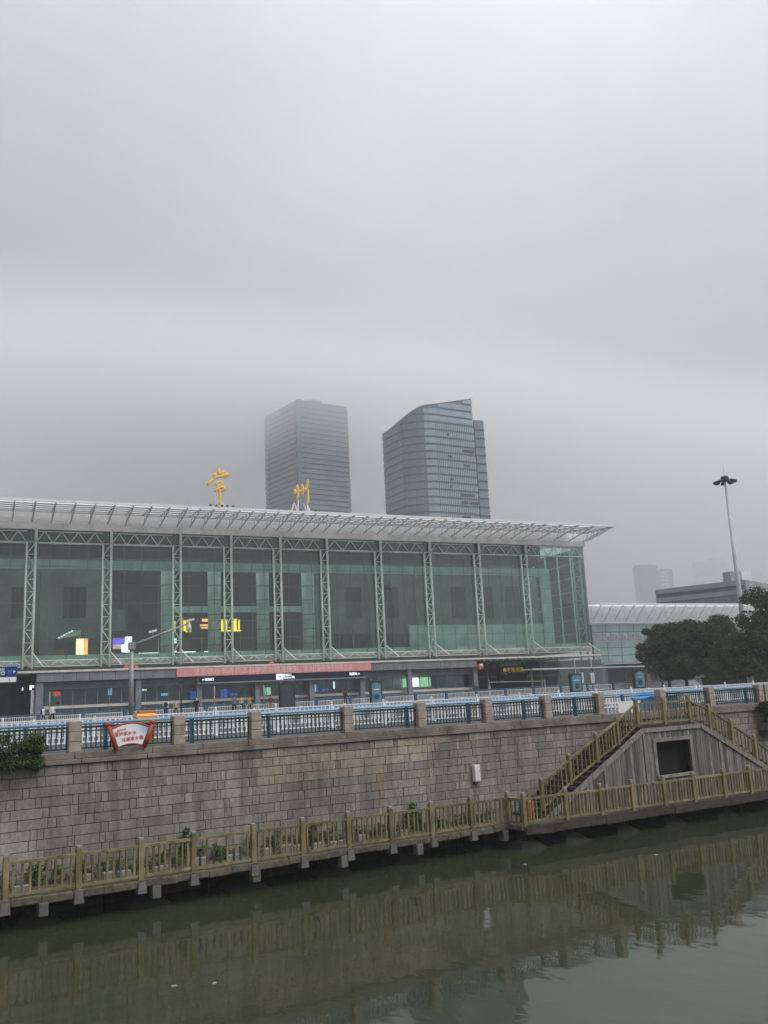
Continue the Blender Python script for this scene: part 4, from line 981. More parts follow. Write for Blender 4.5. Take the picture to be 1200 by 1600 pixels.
# shop-front notices behind the glass
YN = YF0 + 1.9
for i, (x0, y0, x1, y1, m, lab) in enumerate(((83, 1080, 95, 1104, 'cream', 'cream poster with red heading in the left entrance window'), (169, 1076, 175, 1086, 'glow_cyan', 'small glowing blue screen high in the left entrance windows'),
        (252, 1083, 263, 1087, 'glow_cyan', 'small cyan lit sign left of the thin camera post'), (297, 1080, 307, 1092, 'glow_blue', 'blue information screen right of the thin camera post'), (345, 1077, 355, 1090, 'glow_blue', 'tall blue information screen under the navy sign'),
        (360, 1083, 370, 1087, 'glow_blue', 'small low blue lit sign under the navy sign'), (414, 1074, 423, 1086, 'glow_green', 'pale green lit notice left of the dark kiosk'), (490, 1069, 496, 1081, 'glow_cyan', 'bright cyan screen right of the dark kiosk'),
        (503, 1076, 513, 1080, 'glow_blue', 'narrow blue lit sign right of the dark kiosk'), (521, 1065, 523, 1076, 'led_white', 'thin upright white lamp in the entrance window'), (561, 1062, 564, 1077, 'glow_cyan', 'thin upright cyan lamp by the turquoise kiosk'),
        (627, 1060, 638, 1074, 'glow_green', 'pale lit window poster right of the turquoise kiosk'), (644, 1059, 654, 1073, 'glow_white', 'white lit window poster second right of the turquoise kiosk'), (655, 1058, 673, 1073, 'glow_green', 'wide green lit window poster near the right end of the entrance front'),
        (222, 1077, 229, 1079, 'led_white', 'short white lamp line right of the traffic pole'), (289, 1085, 292, 1094, 'sign_white', 'small white notice by the thin camera post'))):
    o = thing('window_notice', lab, 'notice'); lit('panel', x0, y0, x1, y1, YN, m, o, .06)
    if i == 0: lit('red_heading', 84, 1081, 95, 1087, YN - .08, 'glow_red', o, .05); lit('dark_slot', 86.5, 1097, 93, 1100, YN - .08, 'dark_metal', o, .05)
o = thing('hanging_sign', 'black hanging sign with white marks in the dark left entrance', 'sign'); lit('board', 34, 1070, 54, 1079, YF0 + 3, 'led_navy', o); lit('white_mark', 46.5, 1070.5, 49.5, 1078, YF0 + 2.98, 'led_white', o, .015); lit('white_mark', 50.5, 1071, 53, 1074.5, YF0 + 2.98, 'led_white', o, .015); lit('white_mark', 34.5, 1074, 36, 1079, YF0 + 2.98, 'led_white', o, .015)
for x_ in (36, 52):
    p = P(x_, 1070, YF0 + 3); MB().tube([(p.x, YF0 + 3.05, p.z - .05), (p.x, YF0 + 3.05, 5.31)], .03, 6).build('hanger', MATS['dark_metal'], o)
# yellow lettered sign right
o = thing('dark_shop_sign', 'black sign with five worn yellow characters under the right canopy', 'sign'); Yq = YF0 + 8.6
lit('board', 781, 1040, 822, 1052, Yq, 'dark_metal', o)
p = P(802, 1047, Yq); mat('letter_yellow', (.55, .44, .08), .6, .2, 2, emit=.35); text('●老常州面', .78, MATS['letter_yellow'], o, (p.x, Yq - .02, p.z - .02), sx=.95)  # slight glow added to lift the letters from the canopy shade
lit('doorway', 780, 1053, 824, 1075, Yq + .05, 'dark_void', o)
o = thing('red_lanterns', 'cluster of red lanterns with white bands on the corner of the grey building', 'lanterns')
for k, (x, y) in enumerate(((748, 1041), (752, 1040), (749, 1044.5), (752.5, 1043))):
    p = P(x, y, YF0 - .1); c_ = MB().tube([(0, 0, -.26), (0, 0, -.16), (0, 0, 0), (0, 0, .16), (0, 0, .26)], [.08, .22, .27, .22, .08], 10).build('lantern', MATS['lantern_red'] if k != 1 else MATS['sign_white'], o, p, smooth_=True)
# red inflatable figures on the canopy roof
for i, (x, y) in enumerate(((197, 1041), (212, 1041), (424, 1030))):
    p = P(x, y, YF0 + 2); o = MB().tube([(0, 0, 0), (0, 0, .14), (0, 0, .32), (0, 0, .42)], [.2, .36, .3, .1], 10).build('red_lamp_cover', MATS['lantern_red'], None, (p.x, YF0 + 2, zS1 - .02), smooth_=True)
    tag(o, 'round red lamp cover on the canopy roof, ' + ['left of the traffic pole', 'right of the traffic pole', 'above the red banner'][i], 'lamp', 'red lamps on the canopy')

# ------------------------------------------------------------------ right wing of the station
YWG = 135.0
wg = thing('station_wing', 'lower pale green glass wing of the station with white lattice eave', 'building')
xa, xb = P(924, 980, YWG).x, P(1240, 980, YWG).x
zt_, zm, z0_ = P(1000, 975, YWG).z, P(1000, 1035, YWG).z, 0
nC = 16
for i in range(nC):
    a_ = xa + (xb - xa) * i / nC; b_ = xa + (xb - xa) * (i + 1) / nC
    for j in range(5):
        h = (zt_ - zm) / 5; MB().bx(a_ + .05, b_ - .05, YWG, YWG + .08, zm + j * h + .05, zm + (j + 1) * h - .05).build('wall_pane', MATS['wing_glass' if j not in (2, 3) else 'wing_glass'], wg)
MB().bx(xa, xb, YWG + .1, YWG + .4, zm, zt_).build('backing_wall', MATS['office_dark'], wg)
zw0, zw1 = P(1000, 1002, YWG).z, P(1000, 988, YWG).z
for k in range(13):                            # band of cluttered windows
    a_ = xa + .4 + k * 2.0; q = MB().bx(a_, a_ + 1.6, YWG - .06, YWG - .01, zw0, zw1).build('window', MATS['wing_pale'], wg)
    MB().bx(a_ + .15, a_ + .72, YWG - .08, YWG - .065, zw0 + .15, zw1 - .15).bx(a_ + .85, a_ + 1.45, YWG - .08, YWG - .065, zw0 + .15, zw1 - .3 - .3 * (k % 2)).build('pane', MATS['steel_grey'], q)
ze_ = P(1000, 944, YWG - 3).z
MB().bx(xa - .3, xb, YWG - 3.5, YWG - 3.3, ze_ - .2, ze_ + .1).build('edge_trim', MATS['roof_white'], wg)
for i in range(12): MB().add([(xa + (xb - xa) * i / 12 + .02, YWG - 3.29, ze_), (xa + (xb - xa) * (i + 1) / 12 - .02, YWG - 3.29, ze_), (xa + (xb - xa) * (i + 1) / 12 - .02, YWG + 12, ze_ + .8), (xa + (xb - xa) * i / 12 + .02, YWG + 12, ze_ + .8)], [(0, 1, 2, 3)]).build('eave_panel', em, wg)
MB().bx(xa, xb, YWG + 1.2, YWG + 1.5, zt_, ze_ + .05).build('attic_wall', MATS['roof_white'], wg)
RB2 = MB().tube([(0, YWG - 3.2, ze_ - .1), (0, YWG - .2, zt_ + .6)], .09, 6).tube([(0, YWG - .2, zt_ + .2), (0, YWG - .2, ze_)], .1, 6).mesh('eave_rib', MATS['roof_white'])
for k in range(14): link('eave_rib', RB2, wg, (xa + .3 + k * 2.55, 0, 0))
MB().tube([(xa, YWG - 1.6, (ze_ + zt_) / 2 + .3), (xb, YWG - 1.6, (ze_ + zt_) / 2 + .3)], .07, 6).tube([(xa, YWG - .3, zt_ + .25), (xb, YWG - .3, zt_ + .25)], .14, 6).build('eave_rail', MATS['roof_white'], wg)
for x in (939, 1011, 1030, 1075): a_ = P(x, 1045, YWG - .5).x; MB().bx(a_ - .5, a_ + .5, YWG - .9, YWG + .1, -.2, zm - .01).build('pillar', MATS['concrete'], wg)
MB().bx(xa, xb, YWG + 5, YWG + 5.3, -.2, zm).build('ground_back_wall', MATS['office_dark'], wg)

# low glass pavilion under the trees
YP = 112.0; lo = thing('glass_pavilion', 'small low glass pavilion with pale frames half hidden under the trees', 'building')
xa, xb = P(1076, 1050, YP).x, P(1140, 1050, YP).x; z1 = P(1105, 1041, YP).z
MB().bx(xa, xb, YP + .05, YP + 6, -.1, z1).build('core', MATS['steel_grey'], lo)
MB().bx(xa - .5, xb + .5, YP - .5, YP + 6.3, z1 + .01, z1 + .35).build('roof', MATS['cream'], lo)
for k in range(7):
    a_ = xa + (xb - xa) * k / 6; MB().bx(a_ - .06, a_ + .06, YP - .1, YP + .04, 0, z1).build('frame', MATS['box_white'], lo)
for z_ in (.9, 2.0): MB().bx(xa, xb, YP - .09, YP + .035, z_ - .05, z_ + .05).build('transom', MATS['box_white'], lo)

# ================================================================== far buildings
def tower_right():
    Y = 330.0; r_ = thing('glass_tower', 'right blue glass high rise with slanted top and rounded corner', 'tower')
    # plan outline (counter-clockwise from the left far corner)
    A = P(601, 740, Y + 24); B = P(663, 740, Y); Cc = P(744, 740, Y + 2)
    pl = []
    def seg(p, q, n_): return [(p[0] + (q[0] - p[0]) * i / n_, p[1] + (q[1] - p[1]) * i / n_) for i in range(n_)]
    a = (A.x, A.y); b_ = (B.x, B.y); c_ = (Cc.x, Cc.y)
    b0 = (b_[0] - 6.0, b_[1] + 7.0); b1 = (b_[0] + 6.0, b_[1] + .15)
    pl = seg(a, b0, 8) + [(b0[0] * (1 - t_) ** 2 + 2 * t_ * (1 - t_) * (b_[0] - .3) + b1[0] * t_ * t_, b0[1] * (1 - t_) ** 2 + 2 * t_ * (1 - t_) * (b_[1] + .4) + b1[1] * t_ * t_) for t_ in [k / 6 for k in range(6)]] + seg(b1, c_, 8) + [c_]
    def top(p):                                 # height of the roof edge at each plan point
        x, y = proj_x(p)
        if x <= 601: py = 676
        elif x < 660: t_ = (x - 601) / 59; py = 676 - 40 * t_ ** .9 - 3 * t_
        else: py = 633 - 11 * (x - 660) / 82
        v_ = ray(x, py); return CAM.z + v_.z * (p[1] / v_.y)
    def proj_x(p):
        v_ = Vector((p[0], p[1], 100)) - CAM; z_ = v_.dot(fw); return 600 + F_PX * v_.dot(AX_R) / z_, 0
    tops = []
    for p in pl:
        z_ = 120.0
        for _ in range(4):
            v_ = Vector((p[0], p[1], z_)) - CAM; d_ = v_.dot(fw); x = 600 + F_PX * v_.dot(AX_R) / d_
            if x <= 601: py = 676
            elif x < 660: t_ = (x - 601) / 59; py = 676 - 43 * math.sin(t_ * 1.5708) ** .9 * (.55 + .45 * t_)
            else: py = 633 - 11 * (x - 660) / 82
            w_ = ray(x, py); z_ = CAM.z + w_.z * (p[1] / w_.y)
        tops.append(z_)
    n_ = len(pl); back = [(c_[0] + 2, c_[1] + 26), (a[0] * (a[1] + 20) / a[1] + 2, a[1] + 20)]
    vv = [(p[0], p[1], 0) for p in pl] + [(q_[0], q_[1], 0) for q_ in back] + [(p[0], p[1], z_) for p, z_ in zip(pl, tops)] + [(back[0][0], back[0][1], tops[-1]), (back[1][0], back[1][1], tops[0])]
    m2 = n_ + 2; ff = [(i, (i + 1) % m2, (i + 1) % m2 + m2, i + m2) for i in range(m2)] + [tuple(range(m2, 2 * m2))]
    me = MB().add(vv, ff).mesh('core', MATS['tower_core']); link('core', me, r_)
    # glass bands: each storey a band of panes standing proud, darker spandrel slot between
    fh = 3.4; z = 58.0; k = 0
    while z < 132:
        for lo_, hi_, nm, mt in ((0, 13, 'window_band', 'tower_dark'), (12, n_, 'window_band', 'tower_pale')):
            q = MB()
            for i in range(lo_, hi_ - 1):
                p, p2 = pl[i], pl[i + 1]; zt1, zt2 = tops[i] - .6, tops[i + 1] - .6
                if z + .7 > min(zt1, zt2): continue
                dx, dy = p2[0] - p[0], p2[1] - p[1]; L = math.hypot(dx, dy); nx_, ny_ = dy / L, -dx / L; e_ = .35
                za, zb = min(z + fh - .95, zt1), min(z + fh - .95, zt2)
                q.add([(p[0] + nx_ * e_, p[1] + ny_ * e_, z), (p2[0] + nx_ * e_, p2[1] + ny_ * e_, z), (p2[0] + nx_ * e_, p2[1] + ny_ * e_, zb), (p[0] + nx_ * e_, p[1] + ny_ * e_, za),
                       (p[0], p[1], z), (p2[0], p2[1], z), (p2[0], p2[1], zb), (p[0], p[1], za)], [(0, 1, 2, 3), (0, 4, 5, 1), (3, 2, 6, 7), (1, 5, 6, 2), (0, 3, 7, 4)])
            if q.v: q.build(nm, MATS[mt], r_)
        z += fh; k += 1
    # vertical fins on the bright face and open vents
    q = MB()
    for k in range(1, 22):
        t_ = k / 22; x = b1[0] + (c_[0] - b1[0]) * t_; y = b1[1] + (c_[1] - b1[1]) * t_; q.bx(x - .07, x + .07, y - .55, y - .36, 58, 120)
    q.build('fins', MATS['tower_glass'], r_)
    for k in range(24):
        t_ = rs.choice([.33, .36, .72, .8, .6]); x = b1[0] + (c_[0] - b1[0]) * t_; y = b1[1] + (c_[1] - b1[1]) * t_; zz_ = 58 + fh * rs.randrange(0, 19) + .7
        MB().bx(x - .7, x + .7 + rs.random() * 4 * (t_ > .5), y - .62, y - .56, zz_, zz_ + 1.1).build('vent', MATS['tower_line'], r_)
    # slim lower shaft on the right
    xa, xb = P(744, 740, Y + 6).x, P(761, 740, Y + 6).x; zt = P(750, 657, Y + 6).z
    MB().bx(xa + .8, xb, Y + 6, Y + 26, 0, zt).build('side_shaft', MATS['tower_glass'], r_)
    z = 58
    while z < zt - 3:
        MB().bx(xa + .9, xb + .1, Y + 5.7, Y + 5.99, z, z + .6).build('floor_line', MATS['tower_line'], r_); z += 4.05
tower_right()
def tower_left():
    Y = 455.0; r_ = thing('glass_tower', 'left blue glass high rise fading into the low cloud', 'tower')
    xc = P(466, 720, Y).x; xl = P(416, 720, Y + 34); xr = P(545, 720, Y + 4).x
    zt = P(500, 628, Y).z
    # left face, chamfer strip, right face as a prism
    A = (xl.x, xl.y); B = (xc, Y + 1); B2 = (P(471, 720, Y).x, Y); Cc = (xr, Y + 4)
    pl = [A, B, B2, Cc, (Cc[0] + 3, Cc[1] + 38), (A[0] * (A[1] + 30) / A[1] + 2, A[1] + 30)]
    MB().prism([p for p in pl], 'z', 0, zt).build('core', MATS['tower_core'], r_)
    MB().prism([(B[0] - .2, B[1] - .9), (B2[0] + .2, B2[1] - .9), (B2[0] + .2, B2[1] + 1), (B[0] - .2, B[1] + 1)], 'z', 0, zt + .15).build('corner_strip', MATS['tower_glass'], r_)
    fh = 2.95; z = 70
    while z < zt - 2:
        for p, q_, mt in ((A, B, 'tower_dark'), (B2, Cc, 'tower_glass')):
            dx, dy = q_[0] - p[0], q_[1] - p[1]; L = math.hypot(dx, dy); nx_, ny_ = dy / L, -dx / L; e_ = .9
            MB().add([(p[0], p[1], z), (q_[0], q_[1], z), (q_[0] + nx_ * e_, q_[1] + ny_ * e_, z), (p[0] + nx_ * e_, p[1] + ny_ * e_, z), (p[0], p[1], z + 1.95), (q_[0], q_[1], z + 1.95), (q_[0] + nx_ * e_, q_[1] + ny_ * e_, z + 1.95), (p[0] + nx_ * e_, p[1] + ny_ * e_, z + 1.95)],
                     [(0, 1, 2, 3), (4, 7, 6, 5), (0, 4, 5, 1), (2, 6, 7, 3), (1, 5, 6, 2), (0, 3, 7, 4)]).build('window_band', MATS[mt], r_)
        z += fh
    for x0, x1, y1 in ((478, 500, 626.5),):
        MB().bx(P(x0, 640, Y + 16).x, P(x1, 640, Y + 16).x, Y + 12, Y + 26, zt, P((x0 + x1) / 2, y1, Y + 14).z).build('plant_room', MATS['tower_dark'], r_)
tower_left()
# dark office block at the right
of = thing('office_block', 'dark flat roofed office block behind the station wing', 'building')
pa, pb, pc = P(1026, 940, 205), P(1166, 940, 182), P(1290, 940, 215)
zt = P(1166, 906, 182).z
MB().prism([(pa.x, pa.y), (pb.x, pb.y), (pc.x, pc.y), (pc.x + 5, pc.y + 40), (pa.x * (pa.y + 40) / pa.y + 2, pa.y + 40)], 'z', 0, zt - .2).build('core', MATS['office_dark'], of)
def band(par, p, q_, z0, z1, e_, m, nm):
    dx, dy = q_[0] - p[0], q_[1] - p[1]; L = math.hypot(dx, dy); nx_, ny_ = dy / L * e_, -dx / L * e_
    return MB().add([(p[0], p[1], z0), (q_[0], q_[1], z0), (q_[0] + nx_, q_[1] + ny_, z0), (p[0] + nx_, p[1] + ny_, z0), (p[0], p[1], z1), (q_[0], q_[1], z1), (q_[0] + nx_, q_[1] + ny_, z1), (p[0] + nx_, p[1] + ny_, z1)],
             [(0, 1, 2, 3), (4, 7, 6, 5), (0, 4, 5, 1), (2, 6, 7, 3), (1, 5, 6, 2), (0, 3, 7, 4)]).build(nm, m, par)
A_, B_, C_ = (pa.x, pa.y), (pb.x, pb.y), (pc.x, pc.y)
band(of, A_, B_, zt - 1.4, zt, .5, MATS['office_light'], 'parapet'); band(of, A_, B_, zt - 3.9, zt - 2.6, .35, MATS['office_light'], 'spandrel'); band(of, B_, C_, zt - 6, zt, .5, MATS['office_light'], 'side_wall')
for k in range(14):
    t0, t1 = k / 14 + .006, (k + 1) / 14 - .006
    band(of, (A_[0] + (B_[0] - A_[0]) * t0, A_[1] + (B_[1] - A_[1]) * t0), (A_[0] + (B_[0] - A_[0]) * t1, A_[1] + (B_[1] - A_[1]) * t1), zt - 7.5, zt - 4.2, .2, MATS['tower_dark'], 'window')
for k in range(3):
    t0, t1 = .02 + k / 9, .02 + (k + .85) / 9
    band(of, (B_[0] + (C_[0] - B_[0]) * t0, B_[1] + (C_[1] - B_[1]) * t0), (B_[0] + (C_[0] - B_[0]) * t1, B_[1] + (C_[1] - B_[1]) * t1), zt - 5.2, zt - 2.6, .65, MATS['tower_dark'], 'window')
o = tag(MB().bx(P(1141, 900, 200).x, P(1158, 900, 200).x, 200, 203, zt - .25, P(1150, 893, 200).z).build('roof_plant_room', MATS['res_wall']), 'small grey plant room on the office block roof', 'plant room')
o = tag(MB().bx(P(1159, 900, 199).x, P(1174, 900, 199).x, 199, 202, zt - .25, P(1166, 892, 199).z).build('water_tank', MATS['white_paint']), 'bright white tank housing on the office block roof', 'tank')
def flats(label, x0, xm, x1, yt, yt2, Y):
    r_ = thing('apartment_tower', label, 'tower'); zt = P(x0, yt, Y).z; zt2 = P(x1, yt2, Y).z; a_, m2, b_ = P(x0, 910, Y).x, P(xm, 910, Y).x, P(x1, 910, Y).x
    MB().bx(a_, m2, Y, Y + 9, 0, zt).build('wing', MATS['res_dark'], r_); MB().bx(m2 + .05, b_, Y + 2, Y + 11, 0, zt2).build('wing', MATS['res_wall'], r_)
    z = 30; k = 0
    while z < zt2 - 4:
        w_ = b_ - m2; MB().bx(m2 + w_ * .3, m2 + w_ * .62, Y + 1.2, Y + 1.98, z, z + 1.5).build('balcony', MATS['white_paint'], r_); MB().bx(m2 + w_ * .72, m2 + w_ * .92, Y + 1.7, Y + 1.97, z + .6, z + 2).build('window', MATS['res_dark'], r_); z += 3.1
flats('hazy apartment tower left of the lamp mast', 1003, 1029, 1056, 882, 888, 560); flats('fainter apartment tower right behind the lamp mast', 1094, 1120, 1142, 877, 872, 700)
flats('barely visible apartment block at the right edge', 1176, 1195, 1240, 893, 896, 740)

# ================================================================== street furniture
# traffic camera pole with arm
Y = 58.0; b0 = P(205, 1090, Y); tp_ = P(207, 1007, Y)
tpole = thing('traffic_pole', 'grey steel traffic pole with long sloping camera arm before the station', 'pole', (b0.x, Y, g(b0.x, Y)))
zt = tp_.z - g(b0.x, Y)
MB().tube([(0, 0, 0), (0, 0, zt + .05)], [.16, .13], 12).build('shaft', MATS['steel_grey'], tpole, smooth_=True)
MB().cham((0, 0, zt - .1), (.42, .42, .5), .04).build('joint_box', MATS['steel_grey'], tpole)
ae = P(295, 974, Y); a_ = (ae.x - b0.x, 0, ae.z - g(b0.x, Y))
MB().tube([(0, -.05, zt - .1), (a_[0] * .5, -.05, zt + (a_[2] - zt) * .48), (a_[0], -.05, a_[2])], [.12, .085, .05], 8).build('arm', MATS['steel_grey'], tpole, smooth_=True)
for t_, h in ((.36, .35), (1.02, .18)):
    x, z_ = a_[0] * t_, zt + (a_[2] - zt) * t_ + h; c_ = MB().box((x, -.05, z_), (.52, .16, .14), Matrix.Rotation(R(-14), 3, 'Y')).build('camera_box', MATS['box_white'], tpole); MB().tube([(x, -.05, z_ - h - .02), (x, -.05, z_ - .05)], .03, 6).build('stalk', MATS['steel_grey'], c_)
x, z_ = a_[0] * 1.0, a_[2]
MB().tube([(x, -.05, z_ - .55), (x, -.05, z_ - .45), (x, -.05, z_ - .2), (x, -.05, z_ - .1), (x, -.05, z_)], [.06, .15, .15, .1, .03], 10).build('dome_camera', MATS['box_white'], tpole, smooth_=True)
# street name sign at left edge
Y = 50.0; c0, c1 = P(-40, 1042, Y), P(26, 1066, Y); zz1, zz0, zzm = P(10, 1042, Y).z, P(10, 1066, Y).z, P(10, 1058, Y).z
ss = thing('street_name_sign', 'blue street name plate with white lower strip at the left edge', 'sign', (c0.x, Y, g(c0.x, Y)))
wS = c1.x - c0.x; gz = g(c0.x, Y)
MB().bx(0, wS, -.03, .03, zzm - gz, zz1 - gz).build('blue_plate', MATS['sign_blue'], ss); MB().bx(.01, wS - .02, -.028, .028, zz0 - gz, zzm - gz - .005).build('white_strip', MATS['sign_white'], ss)
MB().tube([(wS * .35, .07, 0), (wS * .35, .07, zz1 - gz)], .04, 8).build('pole', MATS['steel_grey'], ss, smooth_=True)
zc = (zz1 + zzm) / 2 - gz
text('路', .40, MATS['sign_white'], ss, (P(2, 1050, Y).x - c0.x, -.04, zc)); text('东', .18, MATS['light_blue'], ss, (P(16, 1050, Y).x - c0.x, -.04, zc)); text('▶', .16, MATS['sign_white'], ss, (P(22.5, 1050, Y).x - c0.x, -.04, zc))
MB().bx(P(14, 1062, Y).x - c0.x, P(15.5, 1062, Y).x - c0.x, -.036, -.029, zz0 - gz + .06, zz0 - gz + .16).build('small_mark', MATS['steel_grey'], ss)
# thin posts
for i, (x, yt, Y, lab) in enumerate(((283, 1066, 72, 'thin dark camera post with two small heads before the entrance'), (335, 1072, 86, 'thin pole left of the walkers before the entrance'), (412, 1070, 86, 'thin pole left of the dark kiosk'), (78, 1081, 90, 'thin white pole beside the two walkers at left'))):
    p = P(x, yt, Y); gz = g(p.x, Y); o = thing('thin_post', lab, 'post', (p.x, Y, gz))
    MB().tube([(0, 0, 0), (0, 0, p.z - gz)], .055, 8).build('shaft', MATS['dark_metal' if i == 0 else 'steel_grey'], o, smooth_=True)
    MB().cham((0, 0, .06), (.26, .26, .12), .02).build('base', MATS['steel_grey'], o)
    if i == 0:
        for q_ in (-1, 1): MB().cham((q_ * .11, 0, p.z - gz + .04), (.13, .16, .22), .03).build('camera_head', MATS['dark_metal'], o)
# advertising kiosks
def kiosk(x0, x1, y0, Y, label, face, m2=None):
    a_, b_ = P(x0, y0 + 10, Y), P(x1, y0 + 10, Y); w_ = b_.x - a_.x; cx = (a_.x + b_.x) / 2; gz = g(cx, Y); h = P((x0 + x1) / 2, y0, Y).z - gz
    o = thing('advertising_kiosk', label, 'kiosk', (cx, Y, gz))
    MB().bx(-w_ / 2, w_ / 2, 0, .4, .1, h).build('case', MATS['dark_metal'], o); MB().bx(-w_ / 2 - .03, w_ / 2 + .03, -.03, .43, 0, .098).build('plinth', MATS['steel_grey'], o)
    arch = [(-w_ * .4, .25), (w_ * .4, .25), (w_ * .4, h - .5)] + [(w_ * .4 * math.cos(k * math.pi / 8), h - .5 + .32 * math.sin(k * math.pi / 8)) for k in range(1, 8)] + [(-w_ * .4, h - .5)]
    MB().prism(arch, 'y', -.03, -.005).build('poster', MATS[face], o)
    if m2:
        MB().tube([(0, -.034, h * .35), (0, -.05, h * .35)], w_ * .2, 14).build('poster_emblem', MATS['dark_metal'], o); MB().bx(-w_ * .25, w_ * .25, -.045, -.032, h * .62, h * .68).build('poster_text', MATS[m2], o)
    for q_ in (-1, 1): MB().tube([(q_ * w_ * .38, .2, h), (q_ * w_ * .38, .2, h + .3)], .04, 6).build('finial', MATS['steel_grey'], o)
mat('poster_teal', (.09, .27, .33), .4, .2, 1.5); mat('poster_dark', (.05, .07, .085), .3, .2, 1)
kiosk(437, 461, 1067, 84, 'dark empty advertising kiosk among the walkers', 'poster_dark'); kiosk(579, 597, 1064, 84, 'turquoise poster kiosk right of the navy sign', 'poster_teal', 'cream')
kiosk(892, 909, 1052, 84, 'turquoise poster kiosk beside the white lettered pillars', 'poster_teal', 'cream'); kiosk(991, 1008, 1047, 84, 'turquoise poster kiosk before the wing pillars', 'poster_teal', 'petal_pink')
for x0, lab in ((907, 'white notice pillar with dark characters just right of a kiosk'), (924, 'second white notice pillar farther right of the kiosk')):
    Y = 90.0; a_, b_ = P(x0, 1060, Y), P(x0 + 5, 1060, Y); gz = g(a_.x, Y); o = thing('notice_pillar', lab, 'pillar', (a_.x, Y, gz)); z1 = P(x0, 1051, Y).z - gz; z0 = P(x0, 1067, Y).z - gz
    MB().bx(0, b_.x - a_.x, 0, .1, z0, z1).build('board', MATS['sign_white'], o); MB().bx(.13, .2, .11, .17, 0, z1).build('pole', MATS['dark_metal'], o)
    for k in range(4):
        zz_ = z0 + (z1 - z0) * (k + .55) / 4.2; text('文明候车'[k], .22, MATS['dark_metal'], o, ((b_.x - a_.x) / 2, -.012, zz_))
# bus shelter roof on thin posts
Y = 96.0; sh_ = thing('shelter_roof', 'long thin brown shelter roof on slim posts before the right wing', 'shelter', (0, 0, 0))
a_, b_ = P(824, 1046, Y), P(1084, 1039, Y)
MB().add([(a_.x, Y - 1.2, a_.z - .1), (b_.x, Y - 1.2, b_.z - .1), (b_.x, Y + 1.2, b_.z - .1), (a_.x, Y + 1.2, a_.z - .1), (a_.x, Y - 1.2, a_.z + .06), (b_.x, Y - 1.2, b_.z + .06), (b_.x, Y + 1.2, b_.z + .06), (a_.x, Y + 1.2, a_.z + .06)], [(0, 3, 2, 1), (4, 5, 6, 7), (0, 1, 5, 4), (1, 2, 6, 5), (2, 3, 7, 6), (3, 0, 4, 7)]).build('roof_slab', MATS['fascia_grey'], sh_)
for x in (830, 872, 925, 976, 1030, 1071):
    p = P(x, 1045, Y); MB().tube([(p.x, Y, g(p.x, Y)), (p.x, Y, a_.z + (b_.z - a_.z) * (p.x - a_.x) / (b_.x - a_.x) - .09)], .09, 8).build('post', MATS['steel_grey'], sh_, smooth_=True)
o = thing('queue_rail', 'white tube queue rail under the right canopy', 'rail'); Y = 106.0
for x in (765, 852): p = P(x, 1075, Y); MB().tube([(p.x, Y, g(p.x, Y) - .02), (p.x, Y, P(x, 1062, Y).z)], .05, 6).build('post', MATS['white_paint'], o)
MB().tube([P(765, 1066, Y), P(852, 1064, Y)], .04, 6).build('rail', MATS['white_paint'], o)

# high mast lamp
Y = 74.0; pb_ = P(1172, 1058, Y); pt = P(1133, 752, Y); gz = g(pb_.x, Y)
ml = thing('high_mast_lamp', 'tall pale lamp mast with a ring of dark floodlights above the trees', 'lamp', ((pb_.x + pt.x) / 2, Y, gz)); H = pt.z - gz
MB().tube([(0, 0, 0), (0, 0, H * .5), (0, 0, H)], [.36, .25, .13], 14).build('shaft', MATS['mast_white'], ml, smooth_=True)
MB().tube([(0, 0, H - .1), (0, 0, H + .1), (0, 0, H + .35), (0, 0, H + .55), (0, 0, H + .62)], [.14, .42, .46, .42, .2], 14).build('crown', MATS['dark_metal'], ml)
MB().tube([(0, 0, H + .6), (0, 0, H + 1.7)], [.03, .01], 6).build('lightning_rod', MATS['steel_grey'], ml)
for k in range(8):
    a_ = k * math.pi / 4 + .2; c_, s_ = math.cos(a_), math.sin(a_); ro = Matrix.Rotation(a_, 3, 'Z')
    arm = MB().tube([(c_ * .3, s_ * .3, H + .2), (c_ * .85, s_ * .85, H + .05)], .05, 6).build('arm', MATS['dark_metal'], ml)
    MB().box((c_ * 1.02, s_ * 1.02, H - .02), (.62, .44, .15), ro @ Matrix.Rotation(R(18), 3, 'Y')).box((c_ * .95, s_ * .95, H - .12), (.40, .34, .14), ro @ Matrix.Rotation(R(18), 3, 'Y')).build('floodlight', MATS['dark_metal'], arm)

# ================================================================== plants
def leaf_cloud(centres, n, size, seed, flat=.35):
    r_ = random.Random(seed); v_ = []; f_ = []
    tot = sum(c[3] ** 2 for c in centres)
    for (cx, cy, cz, cr, sq) in centres:
        k = int(n * cr ** 2 / tot)
        for _ in range(k):
            d = Vector((r_.gauss(0, 1), r_.gauss(0, 1), r_.gauss(0, 1))).normalized() * cr * (.45 + .62 * r_.random() ** .5); d.z *= sq
            p = Vector((cx, cy, cz)) + d; s_ = size * r_.uniform(.6, 1.35)
            nrm = (d.normalized() * .6 + Vector((r_.gauss(0, .6), r_.gauss(0, .6), r_.gauss(0, .6) + .35))).normalized()
            a = nrm.orthogonal().normalized(); a.rotate(Matrix.Rotation(r_.random() * 6.28, 3, nrm)); b_ = nrm.cross(a)
            o = len(v_); bend = nrm * s_ * .18
            v_ += [tuple(p - a * s_), tuple(p - b_ * s_ * .45 + bend), tuple(p + a * s_), tuple(p + b_ * s_ * .45 + bend)]; f_.append((o, o + 1, o + 2, o + 3))
    return v_, f_
def plant_mesh(name, centres, n, size, m, seed):
    v_, f_ = leaf_cloud(centres, n, size, seed); me = bpy.data.meshes.new(name); me.from_pydata(v_, [], f_); me.materials.append(MATS[m]); return me
